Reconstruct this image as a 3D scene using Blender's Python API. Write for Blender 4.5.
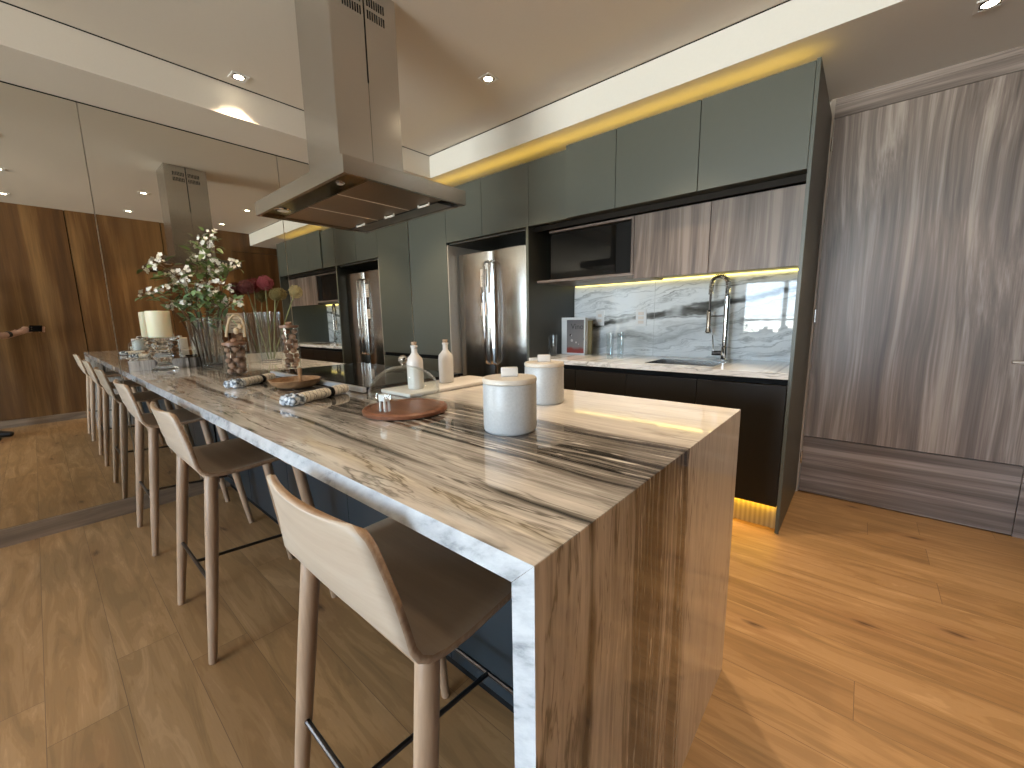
import bpy, bmesh, math, random
from mathutils import Vector, Matrix, Euler
random.seed(7)
D = bpy.data; SC = bpy.context.scene; COL = SC.collection
for o in list(D.objects): D.objects.remove(o)

# ---------------------------------------------------------------- camera
CAM = Vector((3.5417, -0.3476, 1.2066))
F = Vector((-0.64486, 0.74831, -0.15551)); R = Vector((0.75908, 0.65080, -0.01611)); U = Vector((-0.08916, 0.12843, 0.98770))
cd = D.cameras.new('camera'); cam = D.objects.new('camera', cd); COL.objects.link(cam)
cd.sensor_fit = 'HORIZONTAL'; cd.sensor_width = 36.0; cd.lens = 407.3 / 1024 * 36; cd.clip_start = 0.004
mw = Matrix((R, U, -F)).transposed().to_4x4(); mw.translation = CAM
cam.matrix_world = mw; SC.camera = cam

# ---------------------------------------------------------------- exposure, world, portal
SC.view_settings.view_transform = 'Standard'; SC.view_settings.look = 'None'
SC.view_settings.exposure = 0.0; SC.view_settings.gamma = 1.0; SC.view_settings.use_curve_mapping = False
SC.cycles.max_bounces = 10; SC.cycles.glossy_bounces = 6; SC.cycles.transparent_max_bounces = 24
SC.cycles.transmission_bounces = 8; SC.cycles.sample_clamp_indirect = 4.0
SC.cycles.use_denoising = True
W = D.worlds.new('sky'); SC.world = W; W.use_nodes = True
nt = W.node_tree; nt.nodes.clear()
wo = nt.nodes.new('ShaderNodeOutputWorld'); wb = nt.nodes.new('ShaderNodeBackground')
wt = nt.nodes.new('ShaderNodeTexCoord'); ws = nt.nodes.new('ShaderNodeSeparateXYZ'); wr = nt.nodes.new('ShaderNodeValToRGB')
wm = nt.nodes.new('ShaderNodeMapRange'); wm.inputs[1].default_value = -0.5; wm.inputs[2].default_value = 0.5
nt.links.new(wt.outputs['Generated'], ws.inputs[0]); nt.links.new(ws.outputs[2], wm.inputs[0]); nt.links.new(wm.outputs[0], wr.inputs[0])
cr = wr.color_ramp; cr.elements[0].position = 0.0; cr.elements[0].color = (.75, .71, .64, 1)
cr.elements[1].position = 1.0; cr.elements[1].color = (.42, .60, .90, 1)
e = cr.elements.new(.47); e.color = (1.15, 1.12, 1.02, 1); e = cr.elements.new(.52); e.color = (.62, .76, .92, 1)
nt.links.new(wr.outputs[0], wb.inputs[0]); wb.inputs[1].default_value = 40.0; nt.links.new(wb.outputs[0], wo.inputs[0])
# room numbers
L, WI, H, TH = 3.272, 1.054, 0.92, 0.036          # island
ZM, ZC, XS, YS = 2.485, 2.674, 0.435, 2.171       # soffits
YF, YFL, YW, YB = 2.197, 2.212, 2.975, 2.87       # cabinet fronts, door wall, backsplash
XB, YWIN = 4.3, -6.4
for px_, py_, pw_, rz_ in ((2.425, YWIN + .05, 2.85, 0), (-3.65, -5.25, 1.9, -90)):
    pl = D.lights.new('window_daylight', 'AREA'); pl.shape = 'RECTANGLE'; pl.size = pw_; pl.size_y = 2.35
    pl.cycles.is_portal = True
    po = D.objects.new('window_daylight', pl); COL.objects.link(po); po.location = (px_, py_, 1.28); po.rotation_euler = (math.radians(90), 0, math.radians(rz_))
DOWN_W = 30.0

# ---------------------------------------------------------------- helpers
def prop(o, label=None, cat=None, group=None, kind=None):
    if label: o['label'] = label
    if cat: o['category'] = cat
    if group: o['group'] = group
    if kind: o['kind'] = kind
    return o
def thing(name, label, cat, loc=(0, 0, 0), group=None):
    o = D.objects.new(name, None); COL.objects.link(o); o.location = loc; o.empty_display_size = .05
    return prop(o, label, cat, group)
def wloc(o):
    v = Vector((0, 0, 0))
    while o: v += o.location; o = o.parent
    return v
def obj(name, bm, mat, parent=None, smooth=None, loc=None):
    """links the bmesh (world coordinates) as one mesh object"""
    me = D.meshes.new(name)
    bmesh.ops.recalc_face_normals(bm, faces=bm.faces)
    off = wloc(parent) if parent else (Vector(loc) if loc else Vector((0, 0, 0)))
    bmesh.ops.translate(bm, vec=-off, verts=bm.verts)
    bm.to_mesh(me); bm.free()
    o = D.objects.new(name, me); COL.objects.link(o)
    for m in (mat if isinstance(mat, (list, tuple)) else [mat]): me.materials.append(m)
    if parent: o.parent = parent
    elif loc: o.location = loc
    if smooth:
        for p in me.polygons: p.use_smooth = True
        if smooth != 'all':
            md = me.attributes  # sharp edges by angle
            bm2 = bmesh.new(); bm2.from_mesh(me)
            for ed in bm2.edges:
                if len(ed.link_faces) == 2 and ed.calc_face_angle(0) > math.radians(smooth if smooth is not True else 35): ed.smooth = False
            bm2.to_mesh(me); bm2.free()
    return o
def struct(name, bm, mat, smooth=None): return prop(obj(name, bm, mat, None, smooth), kind='structure')
def B(): return bmesh.new()
def box(bm, x0, x1, y0, y1, z0, z1, bev=0, seg=2):
    r = bmesh.ops.create_cube(bm, size=1)
    for v in r['verts']: v.co = Vector((x0 + (v.co.x + .5) * (x1 - x0), y0 + (v.co.y + .5) * (y1 - y0), z0 + (v.co.z + .5) * (z1 - z0)))
    if bev:
        es = list({e for v in r['verts'] for e in v.link_edges})
        bmesh.ops.bevel(bm, geom=es, offset=bev, segments=seg, profile=.5, affect='EDGES')
    return bm
def bx(*a, **k): return box(B(), *a, **k)
def lathe(bm, cx, cy, prof, seg=40, rib=0, nrib=0, capb=True, capt=True):
    rings = []
    for r, z in prof:
        ring = []
        for i in range(seg):
            a = 2 * math.pi * i / seg
            rr = r * (1 + rib * math.cos(a * nrib)) if rib else r
            ring.append(bm.verts.new((cx + rr * math.cos(a), cy + rr * math.sin(a), z)))
        rings.append(ring)
    for a, b in zip(rings, rings[1:]):
        for i in range(seg):
            bm.faces.new((a[i], a[(i + 1) % seg], b[(i + 1) % seg], b[i]))
    if capb: bm.faces.new(rings[0][::-1])
    if capt: bm.faces.new(rings[-1])
    return bm
def tube(bm, pts, rad, seg=10, cap=True):
    pts = [Vector(p) for p in pts]; n = len(pts)
    rad = rad if isinstance(rad, (list, tuple)) else [rad] * n
    up = None; rings = []
    for i, p in enumerate(pts):
        t = (pts[min(i + 1, n - 1)] - pts[max(i - 1, 0)]).normalized()
        if up is None: up = t.orthogonal().normalized()
        else: up = (up - t * up.dot(t)).normalized()
        s = t.cross(up)
        rings.append([bm.verts.new(p + (up * math.cos(2 * math.pi * k / seg) + s * math.sin(2 * math.pi * k / seg)) * rad[i]) for k in range(seg)])
    for a, b in zip(rings, rings[1:]):
        for k in range(seg): bm.faces.new((a[k], a[(k + 1) % seg], b[(k + 1) % seg], b[k]))
    if cap: bm.faces.new(rings[0][::-1]); bm.faces.new(rings[-1])
    return bm
def ball(bm, c, r, sub=2, sc=(1, 1, 1), jit=0):
    q = bmesh.ops.create_icosphere(bm, subdivisions=sub, radius=1)
    for v in q['verts']:
        k = 1 + (random.random() - .5) * jit
        v.co = Vector((c[0] + v.co.x * r * sc[0] * k, c[1] + v.co.y * r * sc[1] * k, c[2] + v.co.z * r * sc[2] * k))
    return bm
def bez(p0, p1, p2, n=12):
    p0, p1, p2 = Vector(p0), Vector(p1), Vector(p2)
    return [p0 * (1 - t) ** 2 + p1 * 2 * t * (1 - t) + p2 * t * t for t in [i / n for i in range(n + 1)]]

# ---------------------------------------------------------------- materials
class N:
    def __init__(s, name):
        s.m = D.materials.new(name); s.m.use_nodes = True; s.t = s.m.node_tree
        s.b = s.t.nodes['Principled BSDF']; s.out = s.t.nodes['Material Output']
    def n(s, typ, ins=None, **at):
        x = s.t.nodes.new('ShaderNode' + typ)
        for k, v in at.items(): setattr(x, k, v)
        for k, v in (ins or {}).items(): s.set(x.inputs[k], v)
        return x
    def set(s, sock, v):
        if hasattr(v, 'is_output'): s.t.links.new(v, sock)
        elif isinstance(v, bpy.types.Node): s.t.links.new(v.outputs[0], sock)
        else:
            if isinstance(v, (tuple, list)) and len(v) == 3 and sock.type == 'RGBA': v = (*v, 1)
            sock.default_value = v
    def math(s, op, a, b=0.0, c=0.0):
        x = s.n('Math', operation=op); s.set(x.inputs[0], a); s.set(x.inputs[1], b); s.set(x.inputs[2], c); return x.outputs[0]
    def ramp(s, fac, stops, interp='LINEAR'):
        x = s.n('ValToRGB'); s.set(x.inputs[0], fac); c = x.color_ramp; c.interpolation = interp
        while len(c.elements) > 1: c.elements.remove(c.elements[-1])
        for i, (p, col) in enumerate(stops):
            el = c.elements[0] if i == 0 else c.elements.new(p)
            el.position = p; el.color = (col, col, col, 1) if not isinstance(col, tuple) else (*col, 1)
        return x.outputs[0]
    def noise(s, vec, scale=5, detail=4, rough=.55, dist=0.0, dim='3D'):
        x = s.n('TexNoise', noise_dimensions=dim); s.set(x.inputs['Vector'], vec)
        x.inputs['Scale'].default_value = scale; x.inputs['Detail'].default_value = detail; x.inputs['Roughness'].default_value = rough; x.inputs['Distortion'].default_value = dist
        return x.outputs[0]
    def mix(s, f, a, b, mode='MIX'):
        x = s.n('Mix', data_type='RGBA', blend_type=mode); s.set(x.inputs[0], f); s.set(x.inputs[6], a); s.set(x.inputs[7], b); return x.outputs[2]
    def xyz(s):
        tc = s.n('TexCoord'); sp = s.n('SeparateXYZ'); s.t.links.new(tc.outputs['Object'], sp.inputs[0]); return tc.outputs['Object'], sp.outputs
    def comb(s, x, y, z):
        c = s.n('CombineXYZ'); s.set(c.inputs[0], x); s.set(c.inputs[1], y); s.set(c.inputs[2], z); return c.outputs[0]
    def bump(s, h, st=.2, d=.005):
        x = s.n('Bump'); s.set(x.inputs['Height'], h); x.inputs['Strength'].default_value = st; x.inputs['Distance'].default_value = d
        s.t.links.new(x.outputs[0], s.b.inputs['Normal'])
    def base(s, col, rough=.5, metal=0.0, coat=0.0, spec=None, **k):
        if spec is not None: s.b.inputs['Specular IOR Level'].default_value = spec
        s.set(s.b.inputs['Base Color'], col); s.set(s.b.inputs['Roughness'], rough); s.b.inputs['Metallic'].default_value = metal
        s.b.inputs['Coat Weight'].default_value = coat
        for kk, v in k.items(): s.set(s.b.inputs[kk.replace('_', ' ')], v)
        return s.m
def plain(name, col, rough=.5, metal=0.0, var=.08, scale=30, coat=0.0, **k):
    s = N(name); v, _ = s.xyz(); f = s.noise(v, scale, 3)
    c = s.mix(f, tuple(x * (1 - var) for x in col), tuple(min(1, x * (1 + var)) for x in col))
    return s.base(c, rough, metal, coat, **k)
def emit(name, col, st):
    s = N(name); s.b.inputs['Base Color'].default_value = (0, 0, 0, 1); s.b.inputs['Emission Color'].default_value = (*col, 1); s.b.inputs['Emission Strength'].default_value = st
    return s.m
def thin_glass(name, tint=(.95, .97, .97), refl=1.0, rough=.0):
    s = N(name); s.t.nodes.remove(s.b)
    tr = s.n('BsdfTransparent', {'Color': (*tint, 1)}); gl = s.n('BsdfGlossy', {'Color': (1, 1, 1, 1), 'Roughness': rough})
    fr = s.n('LayerWeight', {'Blend': .5}); f = s.math('MINIMUM', 1.0, s.math('MULTIPLY', s.math('ADD', .018, s.math('MULTIPLY', s.math('POWER', fr.outputs['Facing'], 5.0), .75)), refl))
    mx = s.n('MixShader'); s.set(mx.inputs[0], f); s.t.links.new(tr.outputs[0], mx.inputs[1]); s.t.links.new(gl.outputs[0], mx.inputs[2])
    s.t.links.new(mx.outputs[0], s.out.inputs[0]); return s.m

def mat_floor():
    s = N('oak_planks'); v, (x, y, z) = s.xyz()
    PW = .176
    q = s.math('DIVIDE', s.math('SUBTRACT', y, 1.81 - 30 * PW), PW)
    row = s.math('FLOOR', q); fy = s.math('FRACT', q)
    wn = s.n('TexWhiteNoise', noise_dimensions='1D'); s.set(wn.inputs['W'], row)
    u = s.math('ADD', s.math('DIVIDE', x, 1.9), s.math('MULTIPLY', wn.outputs[0], 7.3))
    pc = s.math('FLOOR', u); fx = s.math('FRACT', u)
    wn2 = s.n('TexWhiteNoise', noise_dimensions='2D'); s.set(wn2.inputs['Vector'], s.comb(pc, row, 0.0))
    pr = wn2.outputs[0]
    # grain
    g = s.comb(s.math('ADD', s.math('MULTIPLY', x, 1.1), s.math('MULTIPLY', pr, 40.0)), s.math('MULTIPLY', y, 9.0), 0.0)
    n1 = s.noise(g, 1.6, 5, .6, 1.2)
    fine = s.noise(s.comb(s.math('MULTIPLY', x, 6.0), s.math('MULTIPLY', y, 160.0), 0.0), 1.0, 3, .6)
    rings = s.math('SINE', s.math('MULTIPLY', n1, 55.0))
    c = s.ramp(n1, [(.34, (.28, .17, .072)), (.5, (.39, .232, .10)), (.66, (.50, .315, .155))])
    tone = s.ramp(pr, [(0, (.86, .83, .80)), (.5, (1, 1, 1)), (1, (1.08, 1.07, 1.05))])
    c = s.mix(1.0, c, tone, 'MULTIPLY')
    c = s.mix(s.math('MULTIPLY', s.math('ADD', s.math('MULTIPLY', rings, .5), .5), .24), c, (.27, .145, .06))
    c = s.mix(s.math('MULTIPLY', fine, .34), c, (.26, .145, .065))
    # knots: sparse dark elongated marks
    vo = s.n('TexVoronoi', feature='F1', voronoi_dimensions='2D'); s.set(vo.inputs['Vector'], s.comb(s.math('MULTIPLY', s.math('ADD', x, s.math('MULTIPLY', n1, .22)), 1.0), s.math('MULTIPLY', y, 2.6), 0.0)); vo.inputs['Scale'].default_value = 1.0
    k = s.ramp(s.math('ADD', vo.outputs['Distance'], s.math('MULTIPLY', fine, .05)), [(.03, 1.0), (.075, 0.0)])
    kk = s.ramp(vo.outputs['Distance'], [(.02, .5), (.22, 0.0)])
    c = s.mix(kk, c, (.27, .14, .06)); c = s.mix(s.math('MULTIPLY', k, .85), c, (.07, .035, .015))
    e1 = s.math('LESS_THAN', s.math('ABSOLUTE', s.math('SUBTRACT', fy, .5)), .4955)
    e2 = s.math('LESS_THAN', s.math('ABSOLUTE', s.math('SUBTRACT', fx, .5)), .4995)
    ok = s.math('MULTIPLY', e1, e2)
    c = s.mix(ok, (.17, .10, .05), c)
    s.bump(s.math('ADD', s.math('MULTIPLY', fine, .3), ok), .25, .002)
    return s.base(c, s.ramp(fine, [(0, .38), (1, .52)]))
def mat_wood(name, axis, dark, mid, light, scale=1.0, rough=.45, figure=0.0, coat=0.0, wob=.07, cross=15.0, con=1.0):
    """axis = direction of the grain"""
    s = N(name); v, o = s.xyz(); c3 = [o[0], o[1], o[2]]
    w = s.noise(s.comb(*[s.math('MULTIPLY', q, (.40 if i == axis else 1.5) * scale) for i, q in enumerate(c3)]), 1.0, 2, .5)
    sh = s.math('MULTIPLY', s.math('SUBTRACT', w, .5), wob * 2.0)
    st = [s.math('MULTIPLY', q, .5 * scale) if i == axis else s.math('MULTIPLY', s.math('ADD', q, sh), cross * scale) for i, q in enumerate(c3)]
    n1 = s.noise(s.comb(*st), 1.0, 6, .62, .15)
    n2 = s.noise(s.comb(*[s.math('MULTIPLY', q, (2.5 if i == axis else 140.0) * scale) for i, q in enumerate(c3)]), 1.0, 2, .6)
    f = s.math('ADD', s.math('MULTIPLY', n1, .84), s.math('MULTIPLY', n2, .16))
    c = s.ramp(f, [(.5 - .17 * con, dark), (.5, mid), (.5 + .16 * con, light)])
    if figure:
        fg = s.noise(s.comb(*[s.math('MULTIPLY', q, .40 if i == axis else 3.4) for i, q in enumerate(c3)]), 1.0, 1, .4, .6)
        c = s.mix(s.ramp(fg, [(.56, 0.0), (.70, figure)]), c, light)
    s.bump(n2, .06, .001)
    return s.base(c, rough, 0, coat)
def mat_marble_island():
    s = N('veined_quartzite'); v, (x, y, z) = s.xyz()
    u = s.math('ADD', s.math('SUBTRACT', L, x), s.math('SUBTRACT', z, H))   # runs over the edge and down the end panel
    mul = lambda a, b: s.math('MULTIPLY', a, b)
    ns = lambda ku, ky, o, d=5, r=.6: s.noise(s.comb(mul(u, ku), mul(y, ky), o), 1.0, d, r)
    w1 = s.math('SUBTRACT', ns(.8, 2.6, 0.0, 2, .5), .5); w2 = s.math('SUBTRACT', ns(2.6, 13.0, 3.7, 4), .5)
    t = s.math('ADD', s.math('ADD', y, mul(w1, .13)), s.math('ADD', mul(w2, .030), mul(u, -.010)))
    d = s.ramp(t, [(0.0, .16), (.10, .30), (.16, .22), (.22, .36), (.275, .42), (.285, .74), (.33, .72), (.36, .86), (.39, 1.0), (.41, .74), (.45, .60), (.50, .46), (.515, .74), (.55, .86), (.575, .5), (.60, .16), (.72, .08), (.80, .13), (.9, .05), (1.0, .04)])
    st = s.noise(s.comb(mul(u, 1.3), mul(t, 58.0), 1.0), 1.0, 7, .70)
    streak = s.ramp(st, [(.38, 0.0), (.60, 1.0)])
    lens = s.ramp(s.noise(s.comb(mul(u, 6.5), mul(t, 62.0), 9.0), 1.0, 3, .55), [(.60, 0.0), (.68, 1.0)])
    def ridge(ku, ky, o, w, gate):
        n = s.noise(s.comb(mul(u, ku), mul(s.math('ADD', y, mul(w1, .2)), ky), o), 1.0, 5, .58, .4)
        r = s.ramp(s.math('ABSOLUTE', s.math('SUBTRACT', n, .5)), [(0.0, 1.0), (w * .35, .5), (w, 0.0)])
        return mul(r, s.ramp(ns(1.4, 5.0, o + 4.0, 2), [(gate, 0.0), (gate + .16, 1.0)]))
    near = s.ramp(y, [(0.0, 1.0), (.56, .9), (.66, .35), (1.0, .3)])
    veins = mul(s.math('MAXIMUM', ridge(1.0, 8.0, 2.0, .04, .40), mul(ridge(1.9, 16.0, 7.0, .045, .42), .8)), near)
    amt = mul(d, s.math('ADD', .40, mul(streak, .88)))
    amt = s.math('SUBTRACT', amt, mul(mul(lens, d), .75))
    amt = s.math('MAXIMUM', amt, mul(veins, .66))
    dv = s.math('ABSOLUTE', s.math('SUBTRACT', t, .125))
    amt = s.math('MAXIMUM', amt, mul(s.ramp(dv, [(0, 1.0), (.005, .7), (.02, 0.0)]), s.ramp(ns(1.3, 0.0, 5.0, 2), [(.38, 0.0), (.5, .92)])))
    amt = s.math('ADD', amt, mul(mul(s.math('SUBTRACT', ns(2.6, 24.0, 0.5, 6, .68), .53), near), .85))
    c = s.ramp(amt, [(0.0, (.78, .725, .66)), (.20, (.57, .525, .475)), (.45, (.25, .222, .192)), (.75, (.080, .072, .062)), (1.0, (.025, .021, .018))])
    # the sawn long edge: white with faint grey flecks
    g = s.n('NewGeometry'); sp = s.n('SeparateXYZ'); s.t.links.new(g.outputs['True Normal'], sp.inputs[0])
    edge = s.math('GREATER_THAN', s.math('ABSOLUTE', sp.outputs[1]), .6)
    en = s.noise(s.comb(mul(s.math('ADD', x, mul(z, .7)), 9.0), 0.0, mul(s.math('SUBTRACT', z, mul(x, .5)), 26.0)), 1.0, 5, .65)
    c = s.mix(edge, c, s.ramp(en, [(.40, (.66, .68, .69)), (.54, (.54, .56, .58)), (.66, (.30, .32, .34))]))
    return s.base(c, .05, 0, .25, Coat_Roughness=.02)
def mat_marble_splash():
    s = N('veined_marble'); v, (x, y, z) = s.xyz()
    a = s.math('ADD', z, s.math('MULTIPLY', x, -.16))
    w = s.noise(s.comb(s.math('MULTIPLY', x, 1.3), 0.0, s.math('MULTIPLY', z, 4.0)), 1.4, 4, .6)
    t = s.math('ADD', a, s.math('MULTIPLY', s.math('SUBTRACT', w, .5), .26))
    st = s.noise(s.comb(s.math('MULTIPLY', x, 1.4), 0.0, s.math('MULTIPLY', t, 24.0)), 1.3, 6, .68)
    fine = s.ramp(st, [(.50, 0.0), (.62, .45), (.72, .75)])
    main = s.ramp(s.math('ABSOLUTE', s.math('SUBTRACT', t, .855)), [(0, 1.0), (.022, .75), (.04, .12), (.075, 0.0)])
    mk = s.ramp(s.noise(s.comb(s.math('MULTIPLY', x, 2.0), 0.0, z), 1.6, 3), [(.34, .25), (.52, 1.0)])
    lo = s.ramp(s.math('ABSOLUTE', s.math('SUBTRACT', t, .70)), [(0, .6), (.03, .42), (.10, 0.0)])
    amt = s.math('MAXIMUM', s.math('MULTIPLY', main, mk), s.math('MAXIMUM', fine, s.math('MULTIPLY', lo, streakless(s, st))))
    c = s.ramp(amt, [(0, (.82, .84, .84)), (.35, (.50, .52, .52)), (.7, (.16, .165, .16)), (1, (.045, .045, .04))])
    sm = s.math('LESS_THAN', s.math('ABSOLUTE', s.math('SUBTRACT', x, 2.268)), .0012)
    c = s.mix(sm, c, (.4, .41, .4))
    return s.base(c, .018, 0, 0, spec=.32)
def streakless(s, st): return s.ramp(st, [(.3, .2), (.6, 1.0)])

M = {}
M['floor'] = mat_floor()
M['paint'] = plain('ceiling_paint', (.70, .66, .60), .85, var=.02, scale=90)
M['paint_white'] = plain('soffit_paint', (.76, .765, .74), .8, var=.02, scale=90)
M['wall'] = plain('wall_paint', (.62, .59, .54), .8, var=.03)
M['door'] = mat_wood('grey_walnut_upright', 2, (.11, .086, .075), (.215, .172, .152), (.42, .36, .32), 1.0, .38, .10, wob=.14, cross=24, con=.85)
M['door_h'] = mat_wood('grey_walnut_level', 0, (.11, .086, .075), (.205, .165, .146), (.38, .32, .29), 1.0, .38, .05, wob=.04, cross=19, con=.72)
M['cabwood'] = mat_wood('pale_walnut_upright', 2, (.062, .045, .036), (.125, .094, .077), (.215, .172, .146), 1.0, .42, .1, wob=.10, cross=17, con=.75)
M['cabwood_h'] = mat_wood('pale_walnut_level', 0, (.085, .065, .054), (.15, .118, .10), (.24, .195, .17), 1.0, .42, 0, cross=26)
M['teak'] = mat_wood('brown_veneer', 2, (.062, .026, .007), (.115, .052, .014), (.23, .125, .045), .8, .36, .5, wob=.08, cross=8)
M['skirt'] = mat_wood('skirting_wood', 1, (.12, .08, .052), (.20, .14, .09), (.28, .20, .135), 1.6, .5)
M['marble'] = mat_marble_island()
M['splash'] = mat_marble_splash()
M['grey'] = plain('grey_green_lacquer', (.082, .092, .078), .42, var=.03)
M['greydark'] = plain('dark_grey_lacquer', (.040, .042, .036), .42, var=.05)
M['brownblack'] = plain('brown_black_lacquer', (.014, .0115, .008), .4, var=.06, spec=.3)
M['black'] = plain('black_shadow_gap', (.006, .006, .006), .6, spec=.15)
M['navy'] = plain('slate_blue_lacquer', (.016, .026, .033), .4, var=.05)
M['blackgloss'] = plain('black_glass', (.005, .005, .005), .05, var=0, spec=.22)
def mat_steel(name, col, rough, axis, aniso=.0):
    s = N(name); v, o = s.xyz(); n = s.noise(s.comb(*[s.math('MULTIPLY', q, 2.0 if i == axis else 260.0) for i, q in enumerate(o[:3])]), 1.0, 2, .5)
    c = s.mix(n, tuple(x * .86 for x in col), col); s.bump(n, .05, .0006)
    return s.base(c, s.ramp(n, [(0, rough * .8), (1, rough * 1.25)]), 1.0)
M['steel'] = mat_steel('brushed_steel', (.60, .575, .54), .22, 1)
M['steelv'] = mat_steel('brushed_steel_upright', (.62, .61, .59), .17, 2)
M['filter'] = mat_steel('filter_mesh', (.30, .245, .19), .38, 0)
M['chrome'] = plain('chrome', (.80, .80, .80), .06, 1.0, 0)
M['darkmetal'] = plain('dark_bronze_metal', (.10, .09, .085), .3, 1.0, .1)
M['mirror'] = N('mirror_silver').base((.74, .715, .66), 0.0, 1.0)
M['stoolwood'] = mat_wood('pale_ash', 2, (.34, .215, .128), (.42, .275, .17), (.50, .34, .22), 2.2, .45)
M['stoolseat'] = mat_wood('pale_ash_shell', 0, (.44, .34, .25), (.49, .385, .285), (.53, .43, .325), 1.6, .45)
M['plyedge'] = mat_wood('ply_edge', 0, (.28, .17, .10), (.38, .25, .155), (.46, .32, .21), 6, .5)
M['ceramic'] = plain('speckled_white_ceramic', (.48, .49, .49), .38, var=.18, scale=160)
M['ceramic_lid'] = plain('cream_ceramic', (.64, .58, .49), .35, var=.06, scale=120)
M['ceramic_white'] = plain('white_ceramic', (.70, .67, .63), .25, var=.03, scale=60)
M['cork'] = plain('cork', (.45, .31, .2), .8, var=.3, scale=200)
M['redwood'] = mat_wood('reddish_wood', 0, (.13, .045, .018), (.21, .075, .034), (.29, .115, .055), 3, .35)
M['bowlwood'] = mat_wood('acacia_wood', 0, (.17, .085, .038), (.29, .16, .075), (.40, .24, .125), 3, .42)
M['lidwood'] = mat_wood('walnut_lid', 0, (.16, .075, .04), (.26, .13, .07), (.34, .18, .10), 4, .4)
M['nut'] = plain('nut_brown', (.30, .165, .10), .55, var=.35, scale=60)
M['glass'] = thin_glass('clear_glass', (.96, .975, .97), 1.0)
def mat_ribbed():
    s = N('ribbed_glass'); s.t.nodes.remove(s.b)
    tr = s.n('BsdfTransparent', {'Color': (.90, .92, .90, 1)}); gl = s.n('BsdfGlossy', {'Color': (1, 1, 1, 1), 'Roughness': .22})
    fr = s.n('LayerWeight', {'Blend': .5}); f = s.math('MINIMUM', .85, s.math('ADD', .05, s.math('MULTIPLY', s.math('POWER', fr.outputs['Facing'], 2.6), 1.5)))
    mx = s.n('MixShader'); s.set(mx.inputs[0], f); s.t.links.new(tr.outputs[0], mx.inputs[1]); s.t.links.new(gl.outputs[0], mx.inputs[2])
    s.t.links.new(mx.outputs[0], s.out.inputs[0]); return s.m
M['ribglass'] = mat_ribbed()
M['tumbler'] = thin_glass('tumbler_glass', (.93, .95, .95), 2.2)
M['pane'] = thin_glass('window_glass', (.95, .97, .97), .7)
M['crystal'] = N('crystal').base((.97, .98, .98), .02, 0, 0, Transmission_Weight=1.0, IOR=1.5)
M['candle'] = plain('cream_wax', (.83, .77, .55), .45, var=.03, scale=12, Subsurface_Weight=.2)
M['wick'] = plain('wick', (.05, .04, .03), .9)
M['white'] = plain('white_plastic', (.78, .78, .77), .35, var=.01)
M['paper'] = plain('paper', (.74, .66, .58), .7, var=.04)
M['ink'] = plain('ink', (.05, .05, .05), .8)
M['redink'] = plain('red_print', (.30, .045, .03), .5)
M['cover'] = None
M['rope'] = plain('rope', (.55, .43, .28), .85, var=.25, scale=180)
M['leaf'] = plain('leaf_green', (.13, .20, .055), .5, var=.5, scale=25)
M['leaf2'] = plain('leaf_grey_green', (.16, .27, .13), .5, var=.35, scale=25)
M['stem'] = plain('stem_green', (.18, .20, .09), .6, var=.3)
M['twig'] = plain('twig_brown', (.10, .06, .035), .8, var=.4, scale=80)
M['petal'] = plain('white_petal', (.86, .84, .78), .6, var=.05)
M['pistil'] = plain('yellow_centre', (.6, .5, .12), .7)
M['maroon'] = plain('maroon_bloom', (.12, .028, .028), .7, var=.5, scale=120)
M['pinkred'] = plain('pink_red_bloom', (.21, .035, .045), .7, var=.5, scale=120)
M['olive'] = plain('olive_bloom', (.17, .145, .05), .7, var=.5, scale=120)
M['straw'] = plain('straw_bloom', (.34, .29, .14), .7, var=.5, scale=120)
M['led'] = emit('yellow_led', (1.0, .60, .07), 4.5)
M['ledw'] = emit('warm_led', (1.0, .80, .22), 4.0)
M['ledp'] = emit('amber_led', (1.0, 0.55, .03), 26.0)
M['lamp'] = emit('downlight_lens', (1.0, .86, .62), 30.0)
M['board'] = plain('pale_marble_board', (.70, .66, .61), .25, var=.12, scale=14)
M['skin'] = plain('skin', (.52, .31, .22), .5, var=.06, scale=40)
M['shirt'] = plain('dark_cotton', (.03, .035, .05), .85, var=.15, scale=200)
M['trouser'] = plain('beige_cotton', (.42, .33, .23), .85, var=.12, scale=200)
M['leather'] = plain('black_leather', (.015, .014, .014), .4, var=.1)
M['hair'] = plain('dark_hair', (.02, .014, .01), .6, var=.3, scale=80)
M['sofa'] = plain('charcoal_fabric', (.07, .07, .075), .9, var=.2, scale=150)
M['frame'] = plain('window_frame_metal', (.06, .06, .06), .4, .6)
def mat_cloth():
    s = N('plaid_linen'); v, (x, y, z) = s.xyz()
    a = s.math('LESS_THAN', s.math('FRACT', s.math('MULTIPLY', x, 62.0)), .11); b = s.math('LESS_THAN', s.math('FRACT', s.math('MULTIPLY', y, 62.0)), .11)
    c = s.mix(s.math('MULTIPLY', s.math('MAXIMUM', a, b), .75), (.80, .74, .64), (.16, .13, .11)); n = s.noise(v, 300, 2)
    s.bump(n, .4, .002); return s.base(c, .85)
def mat_foil():
    s = N('blue_white_cloth'); v, _ = s.xyz(); vo = s.n('TexVoronoi', {'Scale': 75.0}); s.set(vo.inputs['Vector'], v)
    return s.base(s.ramp(vo.outputs['Distance'], [(.25, (.80, .83, .86)), (.5, (.50, .58, .66)), (.72, (.06, .08, .11))]), .5)
M['cloth'] = mat_cloth(); M['foil'] = mat_foil()
def mat_rib():
    s = N('ribbed_kickboard'); v, (x, y, z) = s.xyz(); f = s.math('FRACT', s.math('MULTIPLY', x, 40.0))
    return s.base(s.ramp(f, [(0, (.42, .36, .26)), (.5, (.62, .56, .44)), (1, (.42, .36, .26))]), .5)
M['rib'] = mat_rib()
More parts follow.
